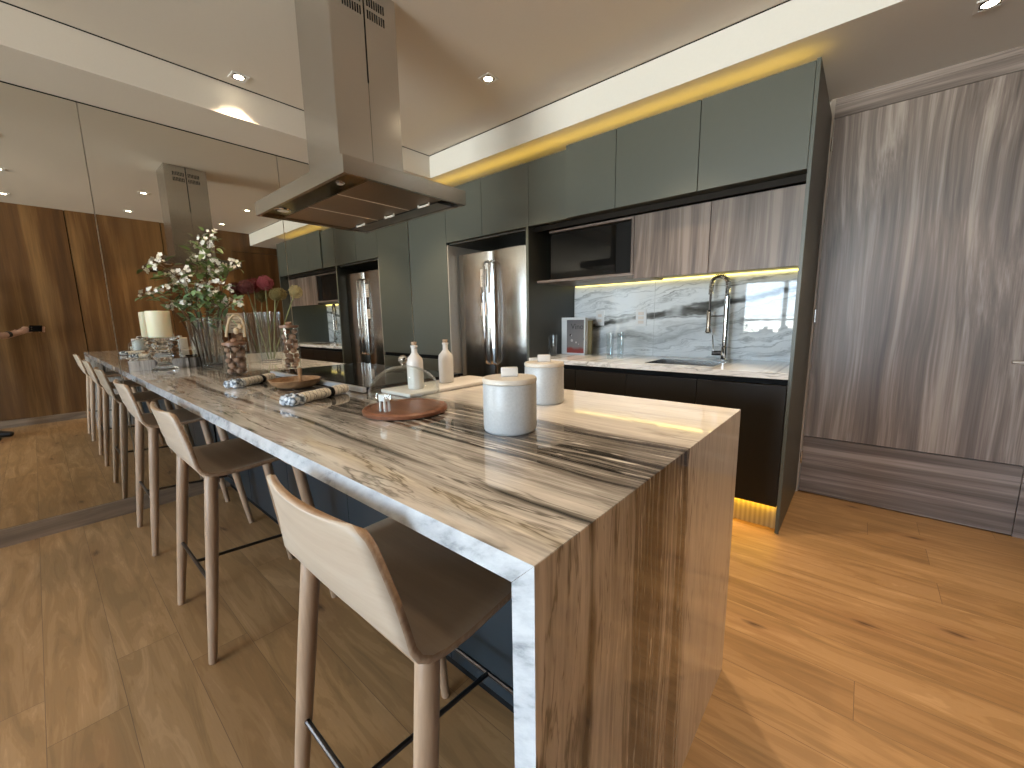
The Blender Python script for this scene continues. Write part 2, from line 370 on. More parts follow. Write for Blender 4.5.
def mat_cover():
    s = N('printed_cover'); v, (x, y, z) = s.xyz(); n = s.noise(v, 14, 4)
    c = s.ramp(s.math('ADD', z, s.math('MULTIPLY', n, .05)), [(.02, (.30, .04, .03)), (.07, (.26, .05, .04)), (.09, (.22, .20, .19)), (.20, (.20, .185, .18)), (.32, (.13, .12, .125))])
    vo = s.n('TexVoronoi', {'Scale': 24.0}); s.set(vo.inputs['Vector'], v)
    band = s.math('MULTIPLY', s.math('LESS_THAN', s.math('ABSOLUTE', s.math('SUBTRACT', z, .13)), .05), s.math('LESS_THAN', vo.outputs['Distance'], .28))
    c = s.mix(band, c, s.mix(s.math('GREATER_THAN', n, .5), (.55, .5, .46), (.03, .015, .015)))
    return s.base(c, .3)
M['cover'] = mat_cover()

# ================================================================ THE SETTING
struct('floor', bx(-3.7, 4.45, YWIN - .15, 3.1, -.06, 0), M['floor'])
bm = B(); box(bm, XS, 4.45, YWIN - .15, YS, ZC, 2.8); box(bm, -3.7, XS, YWIN - .15, -1.9, ZC, 2.8); struct('ceiling', bm, M['paint'])
struct('trim_1', bx(-.12, XS, -1.9, 3.1, ZM, 2.8), M['paint'])
struct('trim_2', bx(XS, 4.45, YS, 3.1, ZM, 2.8), M['paint_white'])
struct('wall_left', bx(-.12, -.008, -1.9, 3.1, 0, ZM), M['wall'])
bm = B(); box(bm, XS, XS + .003, -1.9, YS - .003, ZC - .005, ZC); box(bm, XS, XB, YS - .003, YS, ZC - .005, ZC); box(bm, -.008, -.003, -1.9, YFL, ZM - .0075, ZM)
struct('trim_9', bm, M['black'])  # black strips drawn in for the shade of the soffit and mirror-top gaps
struct('wall_side', bx(-3.7, -.12, -1.9, -1.78, 0, 2.8), M['wall'])
bm = B()
for q in ((YWIN - .15, -6.2, 0, 2.8), (-4.3, -1.78, 0, 2.8), (-6.2, -4.3, 0, .12), (-6.2, -4.3, 2.45, 2.8)): box(bm, -3.82, -3.7, *q)
struct('wall_end', bm, M['wall'])
struct('wall_back', bx(-.12, XB + .15, YW + .02, 3.1, 0, ZM), M['wall'])
struct('trim_3', bx(3.268, 3.29, YW - .012, YW + .03, 0, ZM), plain('pale_jamb', (.42, .36, .31), .4))
bm = B(); box(bm, 3.29, XB, YW - .004, YW + .02, 2.378, ZM - .035); box(bm, 3.29, XB, YW - .010, YW + .02, ZM - .035, ZM); struct('trim_4', bm, M['door_h'])
# right wall, brown veneer panels with dark joints
bm = B()
for a, b in ((YWIN - .15, -2.92), (-2.91, -1.92), (-1.91, -.915), (-.905, .092), (.102, 1.035), (1.045, 1.89)): box(bm, XB, XB + .03, a, b, .09, ZC)
box(bm, XB, XB + .03, 1.89, YS, 2.378, ZC); box(bm, XB, XB + .03, YS, 3.1, 2.378, ZM)
struct('wall_right', bm, M['teak'])
struct('wall_right_core', bx(XB + .03, 4.45, YWIN - .15, 3.1, 0, 2.8), M['black'])
struct('baseboard_right', bx(XB - .012, XB + .03, YWIN, 1.89, 0, .09), M['skirt'])
d = prop(obj('door_2', bx(XB + .008, XB + .03, 1.895, 2.96, .005, 2.372), M['teak']), kind='structure')
struct('baseboard_left', bx(-.008, .012, -1.9, YFL, 0, .10), M['skirt'])
# the big flush door
d = prop(obj('door_1', bx(3.294, 4.246, YW - .006, YW + .02, .40, 2.374), M['door']), kind='structure')
obj('bottom_rail', bx(3.294, 4.246, YW - .006, YW + .02, .008, .394), M['door_h'], d)
bm = B(); tube(bm, [(4.137, YW - .055, .948), (4.26, YW - .055, .948)], .008, 12); tube(bm, [(4.225, YW - .004, .948), (4.225, YW - .055, .948)], .009, 12); lathe
obj('door_handle', bm, plain('satin_handle', (.75, .74, .72), .35, .6), d, True)
for z in (.25, 1.2, 2.23):
    bm = B(); tube(bm, [(3.291, YW - .012, z - .04), (3.291, YW - .012, z + .04)], .006, 10); obj('hinge', bm, M['chrome'], d, True)
struct('trim_5', bx(4.25, XB, YW - .006, YW + .02, 0, 2.374), M['door_h'])
# window wall
WINS = ((1.0, 1.95), (1.95, 2.9), (2.9, 3.85))
bm = B(); box(bm, -3.7, 4.45, YWIN - .15, YWIN, 0, .12); box(bm, -3.7, 4.45, YWIN - .15, YWIN, 2.45, 2.8)
for a, b in ((-3.7, 1.0), (3.85, 4.45)): box(bm, a, b, YWIN - .15, YWIN, .12, 2.45)
struct('wall_front', bm, M['wall'])
for i, (a, b) in enumerate(WINS):
    bm = B()
    for q in ((a, a + .045, .12, 2.45), (b - .045, b, .12, 2.45), (a + .045, b - .045, .12, .18), (a + .045, b - .045, 2.39, 2.45), (a + .045, b - .045, 1.08, 1.12)):
        box(bm, q[0], q[1], YWIN - .10, YWIN - .04, q[2], q[3])
    w_ = struct('window_%d' % (i + 1), bm, M['frame'])
    bm = bx(a + .045, b - .045, YWIN - .075, YWIN - .07, .18, 2.39); obj('pane', bm, M['pane'], w_)

for i, (a, b) in enumerate(((-6.2, -5.25), (-5.25, -4.3))):
    bm = B()
    for q in ((a, a + .045, .12, 2.45), (b - .045, b, .12, 2.45), (a + .045, b - .045, .12, .18), (a + .045, b - .045, 2.39, 2.45), (a + .045, b - .045, 1.08, 1.12)):
        box(bm, -3.79, -3.73, q[0], q[1], q[2], q[3])
    w_ = struct('window_%d' % (i + 4), bm, M['frame']); obj('pane', bx(-3.765, -3.76, a + .045, b - .045, .18, 2.39), M['pane'], w_)
# mirror panels
MP = ((-1.86, -.0215, 'tall mirror panel left of the island, beside the open floor'), (-.0165, 1.0365, 'middle mirror panel behind the far end of the island'), (1.0415, YFL - .002, 'narrow mirror panel between the island and the grey cabinets'))
for a, b, lab in MP:
    prop(obj('mirror_panel', bx(-.008, 0, a, b, .10, ZM - .008), M['mirror'], loc=(0, (a + b) / 2, .1)), lab, 'mirror', 'mirror panels on the end wall')

# downlights
def downlight(x, y, z, label, power=DOWN_W, on=True):
    t = thing('downlight', label, 'ceiling light', (x, y, z), 'recessed square downlights')
    bm = B(); s = .045
    for q in ((-s, s, -s, -s + .012), (-s, s, s - .012, s), (-s, -s + .012, -s + .012, s - .012), (s - .012, s, -s + .012, s - .012)):
        box(bm, x + q[0], x + q[1], y + q[2], y + q[3], z - .005, z)
    obj('bezel', bm, M['white'], t)
    obj('lens', lathe(B(), x, y, [(.026, z - .004), (.026, z - .0005)], 24), M['lamp'], t)
    bm = B(); lathe(bm, x, y, [(.030, z - .0045), (.030, z)], 24); lathe(bm, x, y, [(.0262, z - .0047), (.0262, z)], 24, capb=True)
    obj('reflector_ring', lathe(B(), x, y, [(.0265, z - .0045), (.033, z - .0045), (.033, z - .0002), (.0265, z - .0002)], 24, capb=False, capt=False), M['darkmetal'], t, True); bm.free()
    ld = D.lights.new('downlight_beam', 'SPOT'); ld.energy = power; ld.color = (1.0, .76, .50); ld.spot_size = math.radians(94 if (x < 1 and y < 1) else 82); ld.spot_blend = .4 if (x < 1 and y < 1) else .6; ld.shadow_soft_size = .028
    lo = D.objects.new('downlight_beam', ld); COL.objects.link(lo); lo.parent = t; lo.location = (0, 0, -.012)
    return t
names_x = {.557: 'nearest the mirror wall', 1.65: 'in the second column from the mirror', 2.71: 'in the third column from the mirror', 3.8: 'farthest from the mirror'}
names_y = {-.37: 'over the bar stools', .65: 'over the island', 1.67: 'over the kitchen aisle'}
for yy, b in names_y.items():
    for xx, a in names_x.items():
        if (xx == 1.65 and yy == .65) or (xx == .557 and yy < 0): continue
        downlight(xx, yy, ZC, 'small square recessed downlight %s, %s' % (b, a), ({-.37: .35, .65: 1.5, 1.67: 3.3}[yy] if yy > 0 or xx < 2 else .12) * DOWN_W)
downlight(3.82, 2.436, ZM, 'small square recessed downlight in the low ceiling before the big door', 30.0)

# ================================================================ KITCHEN RUN
def cabinet(name, label, cat, x0, x1, y0, z0, z1, mat, group, depth=YB, bodymat=None, splits=None, body_y=.02, gap=.0018, y1=None, ztop=None):
    t = thing(name, label, cat, ((x0 + x1) / 2, y0, z0), group)
    obj('body', bx(x0 + .0008, x1 - .0008, y0 + body_y, (y1 or depth), z0 + .001, (ztop or z1) - .001), bodymat or M['greydark'], t)
    for a, b in (splits or [(z0, z1)]):
        obj('door', bx(x0 + gap, x1 - gap, y0, y0 + body_y - .001, a + .001, b - .001, bev=.0012), mat, t)
    return t
ZB, ZT, ZTL = 1.908, 2.384, 2.366
g = 'grey upper cabinets'
cabinet('wall_cabinet', 'grey upper cabinet with the widest door, right beside the tall end panel', 'cabinet', 2.7532, 3.262, YF, ZB, ZT, M['grey'], g)
cabinet('wall_cabinet', 'grey upper cabinet above the wood doors, second from the tall end panel', 'cabinet', 2.249, 2.7532, YF, ZB, ZT, M['grey'], g)
cabinet('wall_cabinet', 'narrow grey upper cabinet above the microwave', 'cabinet', 1.872, 2.249, YF, ZB, ZT, M['grey'], g)
cabinet('wall_cabinet', 'grey upper cabinet just right of the fridge, set slightly back', 'cabinet', 1.529, 1.872, YFL, ZB, ZTL, M['grey'], g)
cabinet('wall_cabinet', 'grey upper cabinet over the right half of the fridge', 'cabinet', 1.03, 1.529, YFL, ZB, ZTL, M['grey'], g)
cabinet('wall_cabinet', 'grey upper cabinet over the left half of the fridge', 'cabinet', .5695, 1.03, YFL, ZB, ZTL, M['grey'], g)
cabinet('tall_cabinet', 'full-height grey cabinet between the fridge and the mirror wall', 'cabinet', .004, .5695, YFL, .06, ZTL, M['grey'], None, splits=[(.06, .835), (.872, ZTL)], bodymat=M['black'])
# tall end panel with its foot
t = thing('end_panel', 'tall thin grey panel closing the right end of the kitchen run', 'cabinet panel', (3.27, YF, 0))
obj('panel', bx(3.262, 3.279, YF - .004, YW - .013, .012, ZT + .004, bev=.001), M['grey'], t)
bm = B(); lathe(bm, 3.2705, YF + .012, [(.013, 0), (.013, .006), (.007, .008), (.007, .014)], 16); obj('levelling_foot', bm, M['chrome'], t, True)
# panel between fridge and counter
t = thing('fridge_side_panel', 'dark grey panel between the fridge and the counter', 'cabinet panel', (1.52, YFL, 0))
obj('panel', bx(1.507, 1.529, YFL - .004, YB, .0, ZB - .002), [M['greydark']], t)
obj('front_edging', bx(1.506, 1.5295, YFL - .0065, YFL - .0042, .0, ZB - .002), M['grey'], t)
# dark channel under the upper cabinets and back panel
struct('trim_6', bx(1.531, 3.260, YF + .075, YF + .09, 1.872, ZB - .002), plain('dark_channel', (.014, .011, .008), .6, spec=.15))
# fridge bay: lining
t = thing('fridge_bay_lining', 'grey lining of the recess around the fridge', 'cabinet panel', (.58, YFL, 0))
obj('side_lining', bx(.571, .584, YFL + .004, YB, 0, ZB - .02), plain('lit_grey_lining', (.36, .34, .30), .4), t)  # side lining coloured paler to carry the light falling into the bay
obj('top_lining', bx(.571, 1.506, YFL + .03, YB, ZB - .018, ZB - .003), M['greydark'], t)
# fridge
FY = 2.30; fx0, fx1, fz = .615, 1.495, 1.795
t = thing('fridge', 'stainless steel french door fridge with two upright bar handles', 'fridge', (1.05, FY, 0))
obj('body', bx(fx0, fx1, FY + .06, YB - .02, .03, fz - .01), M['greydark'], t)
def curved_door(x0, x1, z0, z1, bulge=.018):
    bm = B(); n = 12; fr = []; bk = []
    for i in range(n + 1):
        s_ = i / n; x = x0 + (x1 - x0) * s_; e_ = min(s_, 1 - s_) * (x1 - x0); rnd = .016 * (1 - min(1, e_ / .016)) ** 2
        y = FY + rnd - bulge * (1 - (2 * s_ - 1) ** 2)
        fr.append([bm.verts.new((x, y, z)) for z in (z0, z1)]); bk.append([bm.verts.new((x, FY + .055, z)) for z in (z0, z1)])
    for i in range(n):
        bm.faces.new((fr[i][0], fr[i + 1][0], fr[i + 1][1], fr[i][1])); bm.faces.new((bk[i][0], bk[i][1], bk[i + 1][1], bk[i + 1][0]))
        bm.faces.new((fr[i][1], fr[i + 1][1], bk[i + 1][1], bk[i][1])); bm.faces.new((fr[i][0], bk[i][0], bk[i + 1][0], fr[i + 1][0]))
    bm.faces.new((fr[0][0], fr[0][1], bk[0][1], bk[0][0])); bm.faces.new((fr[n][0], bk[n][0], bk[n][1], fr[n][1]))
    return bm
xm = (fx0 + fx1) / 2
for (a, b, hx) in ((fx0, xm - .002, xm - .035), (xm + .002, fx1, xm + .035)):
    dr = obj('door', curved_door(a, b, .70, fz), M['steelv'], t, 25)
    bm = B(); z0, z1 = .82, 1.71; yy = FY - .018
    pts = [(hx, yy + .005, z0), (hx, yy - .045, z0 + .02)] + [(hx, yy - .048 - .012 * math.sin(math.pi * k / 10), z0 + .04 + (z1 - z0 - .08) * k / 10) for k in range(11)] + [(hx, yy - .045, z1 - .02), (hx, yy + .005, z1)]
    tube(bm, pts, .011, 12); obj('handle', bm, M['chrome'], dr, True)
dr = obj('freezer_drawer', curved_door(fx0, fx1, .06, .695), M['steelv'], t, 25)
bm = B(); tube(bm, [(fx0 + .1, FY + .0, .62), (fx0 + .1, FY - .06, .62), (fx1 - .1, FY - .06, .62), (fx1 - .1, FY + .0, .62)], .011, 12); obj('handle', bm, M['chrome'], dr, True)
obj('name_plate', bx(fx1 - .13, fx1 - .05, FY - .006, FY + .003, fz - .075, fz - .045), M['darkmetal'], t)
for z, h_ in ((1.50, .15), (1.25, .11)):
    pp = prop(obj('label_sheet', bx(xm - .125, xm - .062, FY - .0195, FY - .0175, z, z + h_), M['paper'], None, loc=(xm - .1, FY - .018, z)), 'white paper label on the left fridge door, %s' % ('upper, taller one' if h_ > .12 else 'lower, smaller one'), 'label', 'paper labels on the fridge')
    bm = B()
    for k in range(4): box(bm, xm - .113, xm - .078 - .006 * (k % 2), FY - .0201, FY - .0196, z + .02 + k * .022, z + .026 + k * .022)
    obj('printing', bm, M['ink'], pp)

# wood wall cabinets, shelf, microwave
WY = 2.312
def woodcab(x0, x1, lab):
    t = thing('wood_wall_cabinet', lab, 'cabinet', ((x0 + x1) / 2, WY, 1.467), 'wood wall cabinets over the sink')
    obj('body', bx(x0 + .001, x1 - .001, WY + .02, YB - .002, 1.50, 1.868), M['brownblack'], t)
    obj('door', bx(x0 + .0015, x1 - .0015, WY, WY + .019, 1.464, 1.868, bev=.001), M['cabwood'], t)
woodcab(2.334, 2.803, 'wood-fronted wall cabinet beside the microwave')
woodcab(2.803, 3.2605, 'wood-fronted wall cabinet beside the tall end panel, over the faucet')
t = thing('microwave_niche', 'open wooden niche frame around the microwave', 'shelf', (1.93, WY, 1.49))
obj('shelf_board', bx(1.531, 2.332, WY, YB - .002, 1.490, 1.508, bev=.001), M['cabwood_h'], t)
obj('side_board', bx(2.314, 2.332, WY, YB - .002, 1.509, 1.868, bev=.001), M['cabwood'], t)
obj('top_board', bx(1.648, 2.313, WY + .002, YB - .002, 1.853, 1.868, bev=.001), M['cabwood_h'], t)
obj('back_board', bx(1.531, 2.313, YB - .12, YB - .1, 1.51, 1.85), M['black'], t)
t = thing('microwave', 'black glass built-in microwave above the counter', 'microwave', (1.98, WY, 1.509))
obj('body', bx(1.652, 2.308, WY + .035, 2.73, 1.511, 1.845), M['blackgloss'], t)
obj('door', bx(1.654, 2.196, WY + .012, WY + .034, 1.513, 1.842, bev=.002), M['blackgloss'], t)
obj('control_panel', bx(2.199, 2.308, WY + .012, WY + .034, 1.513, 1.842, bev=.002), M['black'], t)
# backsplash, counter, sink, faucet
struct('trim_7', bx(1.531, 3.262, YB, YB + .02, .87, 1.52), M['splash'])
prop(obj('led_strip', bx(1.545, 3.258, YB - .012, YB - .001, 1.487, 1.499), M['ledw'], loc=(2.4, YB, 1.49)), 'thin glowing yellow light strip under the wood wall cabinets', 'light strip')
prop(obj('led_strip', bx(.03, 3.25, YF + .10, YF + .135, ZT + .006, ZT + .014), M['led'], loc=(1.6, YF + .1, ZT)), 'yellow cove light strip on top of the upper cabinets', 'light strip')
prop(obj('led_strip', bx(1.54, 3.255, YF + .045, YF + .06, .150, .1565), M['ledp'], loc=(2.4, YF + .05, .15)), 'amber light strip under the base cabinets', 'light strip')
SX0, SX1, SY0, SY1 = 2.42, 2.86, 2.33, 2.68
t = thing('kitchen_counter', 'pale marble counter along the backsplash', 'countertop', (2.4, YF, .87))
bm = B()
box(bm, 1.531, SX0, YF, YB, .872, .905); box(bm, SX1, 3.2615, YF, YB, .872, .905); box(bm, SX0, SX1, YF, SY0, .872, .905); box(bm, SX0, SX1, SY1, YB, .872, .905)
obj('slab', bm, M['splash'], t)
t = thing('sink', 'stainless steel sink bowl set into the back counter', 'sink', (2.64, 2.5, .70))
bm = B()
box(bm, SX0 + .002, SX1 - .002, SY0 + .002, SY1 - .002, .70, .705)
for q in ((SX0 + .002, SX0 + .006, SY0 + .002, SY1 - .002), (SX1 - .006, SX1 - .002, SY0 + .002, SY1 - .002), (SX0 + .006, SX1 - .006, SY0 + .002, SY0 + .006), (SX0 + .006, SX1 - .006, SY1 - .006, SY1 - .002)): box(bm, *q, .705, .902)
obj('bowl', bm, M['steel'], t)
obj('drain', lathe(B(), 2.64, 2.5, [(.04, .7055), (.04, .709), (.02, .7085)], 24), M['chrome'], t, True)
FX, FYY = 2.815, 2.755
t = thing('faucet', 'tall chrome spring-neck kitchen faucet at the back counter', 'faucet', (FX, FYY, .905))
obj('base', lathe(B(), FX, FYY, [(.028, .906), (.028, .912), (.021, .92), (.021, 1.0), (.017, 1.005)], 24), M['chrome'], t, True)
obj('riser', lathe(B(), FX, FYY, [(.018, 1.006), (.018, 1.34), (.013, 1.345)], 20), M['chrome'], t, True)
bm = B(); tube(bm, [(FX - .02, FYY - .002, .955), (FX - .075, FYY - .012, .955)], [.016, .017], 16); obj('valve', bm, M['darkmetal'], t, True)
bm = B(); tube(bm, [(FX - .065, FYY - .012, .965), (FX - .075, FYY - .02, 1.08)], [.006, .004], 10); obj('lever', bm, M['chrome'], t, True)
cx_, rr = FX - .052, .052
arc = [(FX, FYY, 1.345), (FX, FYY, 1.40)] + [(cx_ + rr * math.cos(a), FYY - .01 * (a / math.pi), 1.42 + rr * 1.15 * math.sin(a)) for a in [math.pi * k / 14 for k in range(15)]] + [(cx_ - rr, FYY - .012, 1.36), (cx_ - rr - .002, FYY - .012, 1.24)]
obj('hose', tube(B(), arc[:], .007, 10), M['darkmetal'], t, True)
# spring coil round the arc
cur = []; path = [Vector(p) for p in arc[:-1]]
seglen = [0]
for a, b in zip(path, path[1:]): seglen.append(seglen[-1] + (b - a).length)
tot = seglen[-1]; nturn = 34
for k in range(nturn * 8 + 1):
    s_ = tot * k / (nturn * 8); i = max(j for j in range(len(seglen)) if seglen[j] <= s_ + 1e-9); i = min(i, len(path) - 2)
    f_ = (s_ - seglen[i]) / (seglen[i + 1] - seglen[i]); p_ = path[i].lerp(path[i + 1], f_); tg = (path[i + 1] - path[i]).normalized()
    s1 = Vector((0, 1, 0)); s2 = tg.cross(s1); a = 2 * math.pi * k / 8
    cur.append(p_ + (s1 * math.cos(a) + s2 * math.sin(a)) * .0145)
obj('spring', tube(B(), cur, .0034, 5), M['chrome'], t, True)
obj('spray_head', lathe(B(), cx_ - rr - .002, FYY - .012, [(.021, 1.092), (.024, 1.10), (.020, 1.115), (.0175, 1.13), (.0175, 1.24), (.013, 1.25)], 20), M['chrome'], t, True)
bm = B(); tube(bm, [(FX, FYY, 1.21), (cx_ - rr, FYY - .012, 1.21)], .004, 8); obj('holder_arm', bm, M['darkmetal'], t, True)
# base cabinets
g = 'dark base cabinets under the back counter'
for a, b, lab in ((2.808, 3.2605, 'dark brown base cabinet at the right end beside the tall grey panel'), (2.359, 2.808, 'dark brown base cabinet under the sink'), (1.964, 2.359, 'dark brown base cabinet left of the sink cabinet'), (1.531, 1.964, 'dark brown base cabinet next to the fridge panel')):
    cabinet('base_cabinet', lab, 'cabinet', a, b, YF, .158, .838, M['brownblack'], g, bodymat=M['black'], ztop=.69 if b > 2.44 else None)
struct('trim_8', bx(1.531, 3.2605, YF + .025, YF + .045, .839, .871), M['black'])
prop(obj('kickboard', bx(1.531, 3.2605, YF + .075, YF + .09, 0, .156), M['rib'], loc=(2.4, YF + .08, 0)), 'ribbed kickboard glowing amber under the base cabinets', 'kickboard')
# outlets
for (x0, x1, z0, z1, lab, n) in ((1.752, 1.832, 1.145, 1.272, 'white wall switch plate nearer the book', 1), (2.117, 2.207, 1.138, 1.274, 'white double socket plate on the backsplash, nearer the faucet', 2)):
    t = thing('socket_plate', lab, 'wall socket', ((x0 + x1) / 2, YB, z0), 'socket plates on the backsplash')
    obj('plate', bx(x0, x1, YB - .007, YB - .0005, z0, z1, bev=.002), M['white'], t)
    bm = B()
    for k in range(n + 1):
        zc = z0 + (z1 - z0) * (k + 1) / (n + 2); box(bm, x0 + .022, x1 - .022, YB - .009, YB - .0068, zc - .012, zc + .012)
    obj('slots', bm, M['paper'], t)
# book
bx0, bx1, bz0, bz1, by = 1.537, 1.768, .9055, 1.218, 2.66
t = thing('cookbook', 'grey cookbook with a red strip standing upright on the back counter', 'book', (bx0, by, bz0))
obj('pages', bx(bx0 + .004, bx1 - .004, by + .006, by + .034, bz0 + .004, bz1 - .004), M['white'], t)
obj('spine', bx(bx0 - .004, bx0 + .003, by, by + .04, bz0, bz1), M['white'], t)
c_ = obj('cover', bx(bx0 + .003, bx1, by, by + .005, bz0, bz1), M['white'], t)
obj('cover_picture', bx(bx0 + .05, bx1 - .012, by - .0008, by - .0001, bz0 + .012, bz1 - .02), M['cover'], c_)
obj('back_cover', bx(bx0 + .003, bx1, by + .035, by + .04, bz0, bz1), M['white'], t)
fc = D.curves.new('cover_title', 'FONT'); fc.body = 'Vino'; fc.size = .066; fc.extrude = .0004; fc.materials.append(M['ink'])
fo = D.objects.new('cover_title', fc); COL.objects.link(fo)
me_ = D.meshes.new_from_object(fo.evaluated_get(bpy.context.evaluated_depsgraph_get())); D.objects.remove(fo)
fo = D.objects.new('cover_title', me_); COL.objects.link(fo); fo.parent = c_; fo.location = Vector((bx0 + .092, by - .0014, bz1 - .098)) - wloc(t); fo.rotation_euler = (math.radians(90), 0, 0)
# second book behind
prop(obj('book', bx(bx0 + .06, bx1 + .035, by + .045, by + .065, .9055, 1.19), plain('ochre_cover', (.17, .13, .05), .5), loc=(bx0 + .1, by + .05, .9055)), 'ochre book standing behind the grey cookbook', 'book')
# tumblers
def tumbler(x, y, z, h, r, lab):
    t = obj('tumbler', lathe(B(), x, y, [(r * .86, z), (r * .9, z + .004), (r, z + h), (r - .003, z + h), (r * .9 - .003, z + .012), (.001, z + .012)], 28, capb=True, capt=False), M['tumbler'], None, True, loc=(x, y, z))
    prop(t, lab, 'glass', 'clear tumblers on the back counter')
tumbler(1.475 + .095, 2.47, .9055, .17, .036, 'clear tall tumbler beside the dark fridge panel')
tumbler(2.115, 2.43, .9055, .195, .028, 'clear tumbler right of the book, the one nearer the book')
tumbler(2.165, 2.50, .9055, .195, .028, 'clear tumbler right of the book, the one nearer the sink')

# ================================================================ HOOD
hx0, hx1, hy0, hy1, hz = 1.152, 2.052, .462, 1.068, 1.748
t = thing('range_hood', 'stainless steel island range hood hanging from the ceiling over the cooktop', 'range hood', (1.61, .765, hz))
bm = B(); w_ = .016
for q in ((hx0, hx1, hy0, hy0 + w_), (hx0, hx1, hy1 - w_, hy1), (hx0, hx0 + w_, hy0 + w_, hy1 - w_), (hx1 - w_, hx1, hy0 + w_, hy1 - w_)): box(bm, *q, hz, hz + .062)
box(bm, hx0 + .001, hx1 - .001, hy0 + .001, hy1 - .001, hz + .055, hz + .064)
obj('canopy', bm, M['steel'], t)
obj('light_panel', bx(hx0 + w_, hx1 - w_, hy0 + w_, hy0 + .125, hz + .012, hz + .02), mat_steel('tinted_steel', (.22, .19, .10), .14, 0), t)
obj('control_strip', bx(hx0 + w_, hx1 - .09, hy1 - .10, hy1 - w_, hz + .008, hz + .02), mat_steel('blue_grey_steel', (.26, .27, .27), .3, 0), t)
fw = (hx1 - hx0 - 2 * w_) / 3
for k in range(3):
    a = hx0 + w_ + k * fw
    p_ = obj('filter', bx(a + .003, a + fw - .003, hy0 + .13, hy1 - .105, hz + .012, hz + .022), M['filter'], t)
    bm = B(); tube(bm, [(a + fw / 2 - .04, hy1 - .125, hz + .011), (a + fw / 2 - .04, hy1 - .125, hz + .002), (a + fw / 2 + .04, hy1 - .125, hz + .002), (a + fw / 2 + .04, hy1 - .125, hz + .011)], .005, 8)
    obj('filter_latch', bm, plain('pale_latch', (.80, .79, .76), .35, .0), p_, True)
for k in range(1, 3): obj('filter_rail', bx(hx0 + w_ + k * fw - .0028, hx0 + w_ + k * fw + .0028, hy0 + .13, hy1 - .105, hz + .010, hz + .02), plain('pale_rail', (.80, .74, .64), .4, .0), t)
for xx in (hx0 + .16, hx1 - .16):
    rl_ = .040 if xx < 1.5 else .018
    l_ = obj('lamp', lathe(B(), xx, hy0 + .068, [(rl_ * .9, hz + .007), (rl_, hz + .0115)], 24), M['chrome'], t, True)
    obj('bulb', lathe(B(), xx, hy0 + .068, [(rl_ * .35, hz + .005), (rl_ * .65, hz + .0069)], 20), M['white'], l_)
cx0, cx1, cy0, cy1 = 1.448, 1.748, .615, .940
bm = B(); cm = (cy0 + cy1) / 2
box(bm, cx0, cx1, cy0, cm - .001, hz + .0645, ZC - .001); box(bm, cx0, cx1, cm + .001, cy1, hz + .0645, ZC - .001)
ch = obj('chimney', bm, M['steel'], t)
obj('upper_seam', bx(cx0 - .0012, cx1 + .0012, cm - .003, cm + .003, 2.27, ZC - .002), M['black'], ch)
for fx in (cx1, cx0):
    for zr in (2.55, 2.60):
        for s_ in (-1, 1):
            bm = B()
            for k in range(8):
                yy = cm + s_ * (.018 + k * .0115)
                box(bm, fx - .0012, fx + .0012, yy - .0028, yy + .0028, zr - .014, zr + .02)
            obj('vent_slots', bm, M['black'], ch)

# ================================================================ ISLAND
isl = thing('kitchen_island', 'long waterfall kitchen island in brown-veined white stone', 'kitchen island', (0, 0, 0))
def prism(poly, y0, y1):
    bm = B(); a = [bm.verts.new((x, y0, z)) for x, z in poly]; b = [bm.verts.new((x, y1, z)) for x, z in poly]; n = len(poly)
    bm.faces.new(a); bm.faces.new(b[::-1])
    for i in range(n): bm.faces.new((a[i], b[i], b[(i + 1) % n], a[(i + 1) % n]))
    return bm
obj('countertop', prism(((.002, H - TH), (L - TH, H - TH), (L - .0006, H - .0004), (L - .0012, H), (.002, H)), 0, WI), M['marble'], isl)
obj('end_panel', prism(((L - TH, .001), (L, .001), (L, H - .0012), (L - .0004, H - .0006), (L - TH, H - TH - .0006)), 0, WI), M['marble'], isl)
obj('upstand', bx(.002, .018, .02, WI, H + .0004, .985), M['marble'], isl)
bm = B(); box(bm, .02, L - TH - .001, .44, WI - .03, .08, H - TH - .001)
cb = obj('base_cabinet_block', bm, M['navy'], isl)
for k in range(5):
    a = .024 + k * (L - TH - .03) / 5; b = a + (L - TH - .03) / 5
    obj('front_panel', bx(a + .002, b - .002, .424, .4395, .09, H - TH - .004, bev=.001), M['navy'], isl)
obj('plinth', bx(.02, L - TH - .001, .47, WI - .07, .001, .079), M['black'], isl)

# cooktop
t = thing('cooktop', 'black glass cooktop with a steel front rim set on the island', 'cooktop', (1.5, .77, H))
obj('glass_top', bx(1.03, 2.022, .507, 1.04, H + .012, H + .024, bev=.002), M['blackgloss'], t)
obj('tray', bx(1.045, 2.007, .52, 1.03, H + .0005, H + .0118), M['darkmetal'], t)
obj('front_rim', bx(1.03, 2.022, .488, .5065, H + .004, H + .025, bev=.003), plain('satin_rim', (.62, .63, .64), .3, .55), t)
# marble board under the bottles
t = prop(obj('serving_board', bx(2.062, 2.262, .545, 1.045, H + .0006, H + .017, bev=.006), M['board'], None, True, loc=(2.13, .8, H)), 'pale stone serving board under the two white bottles', 'serving board')
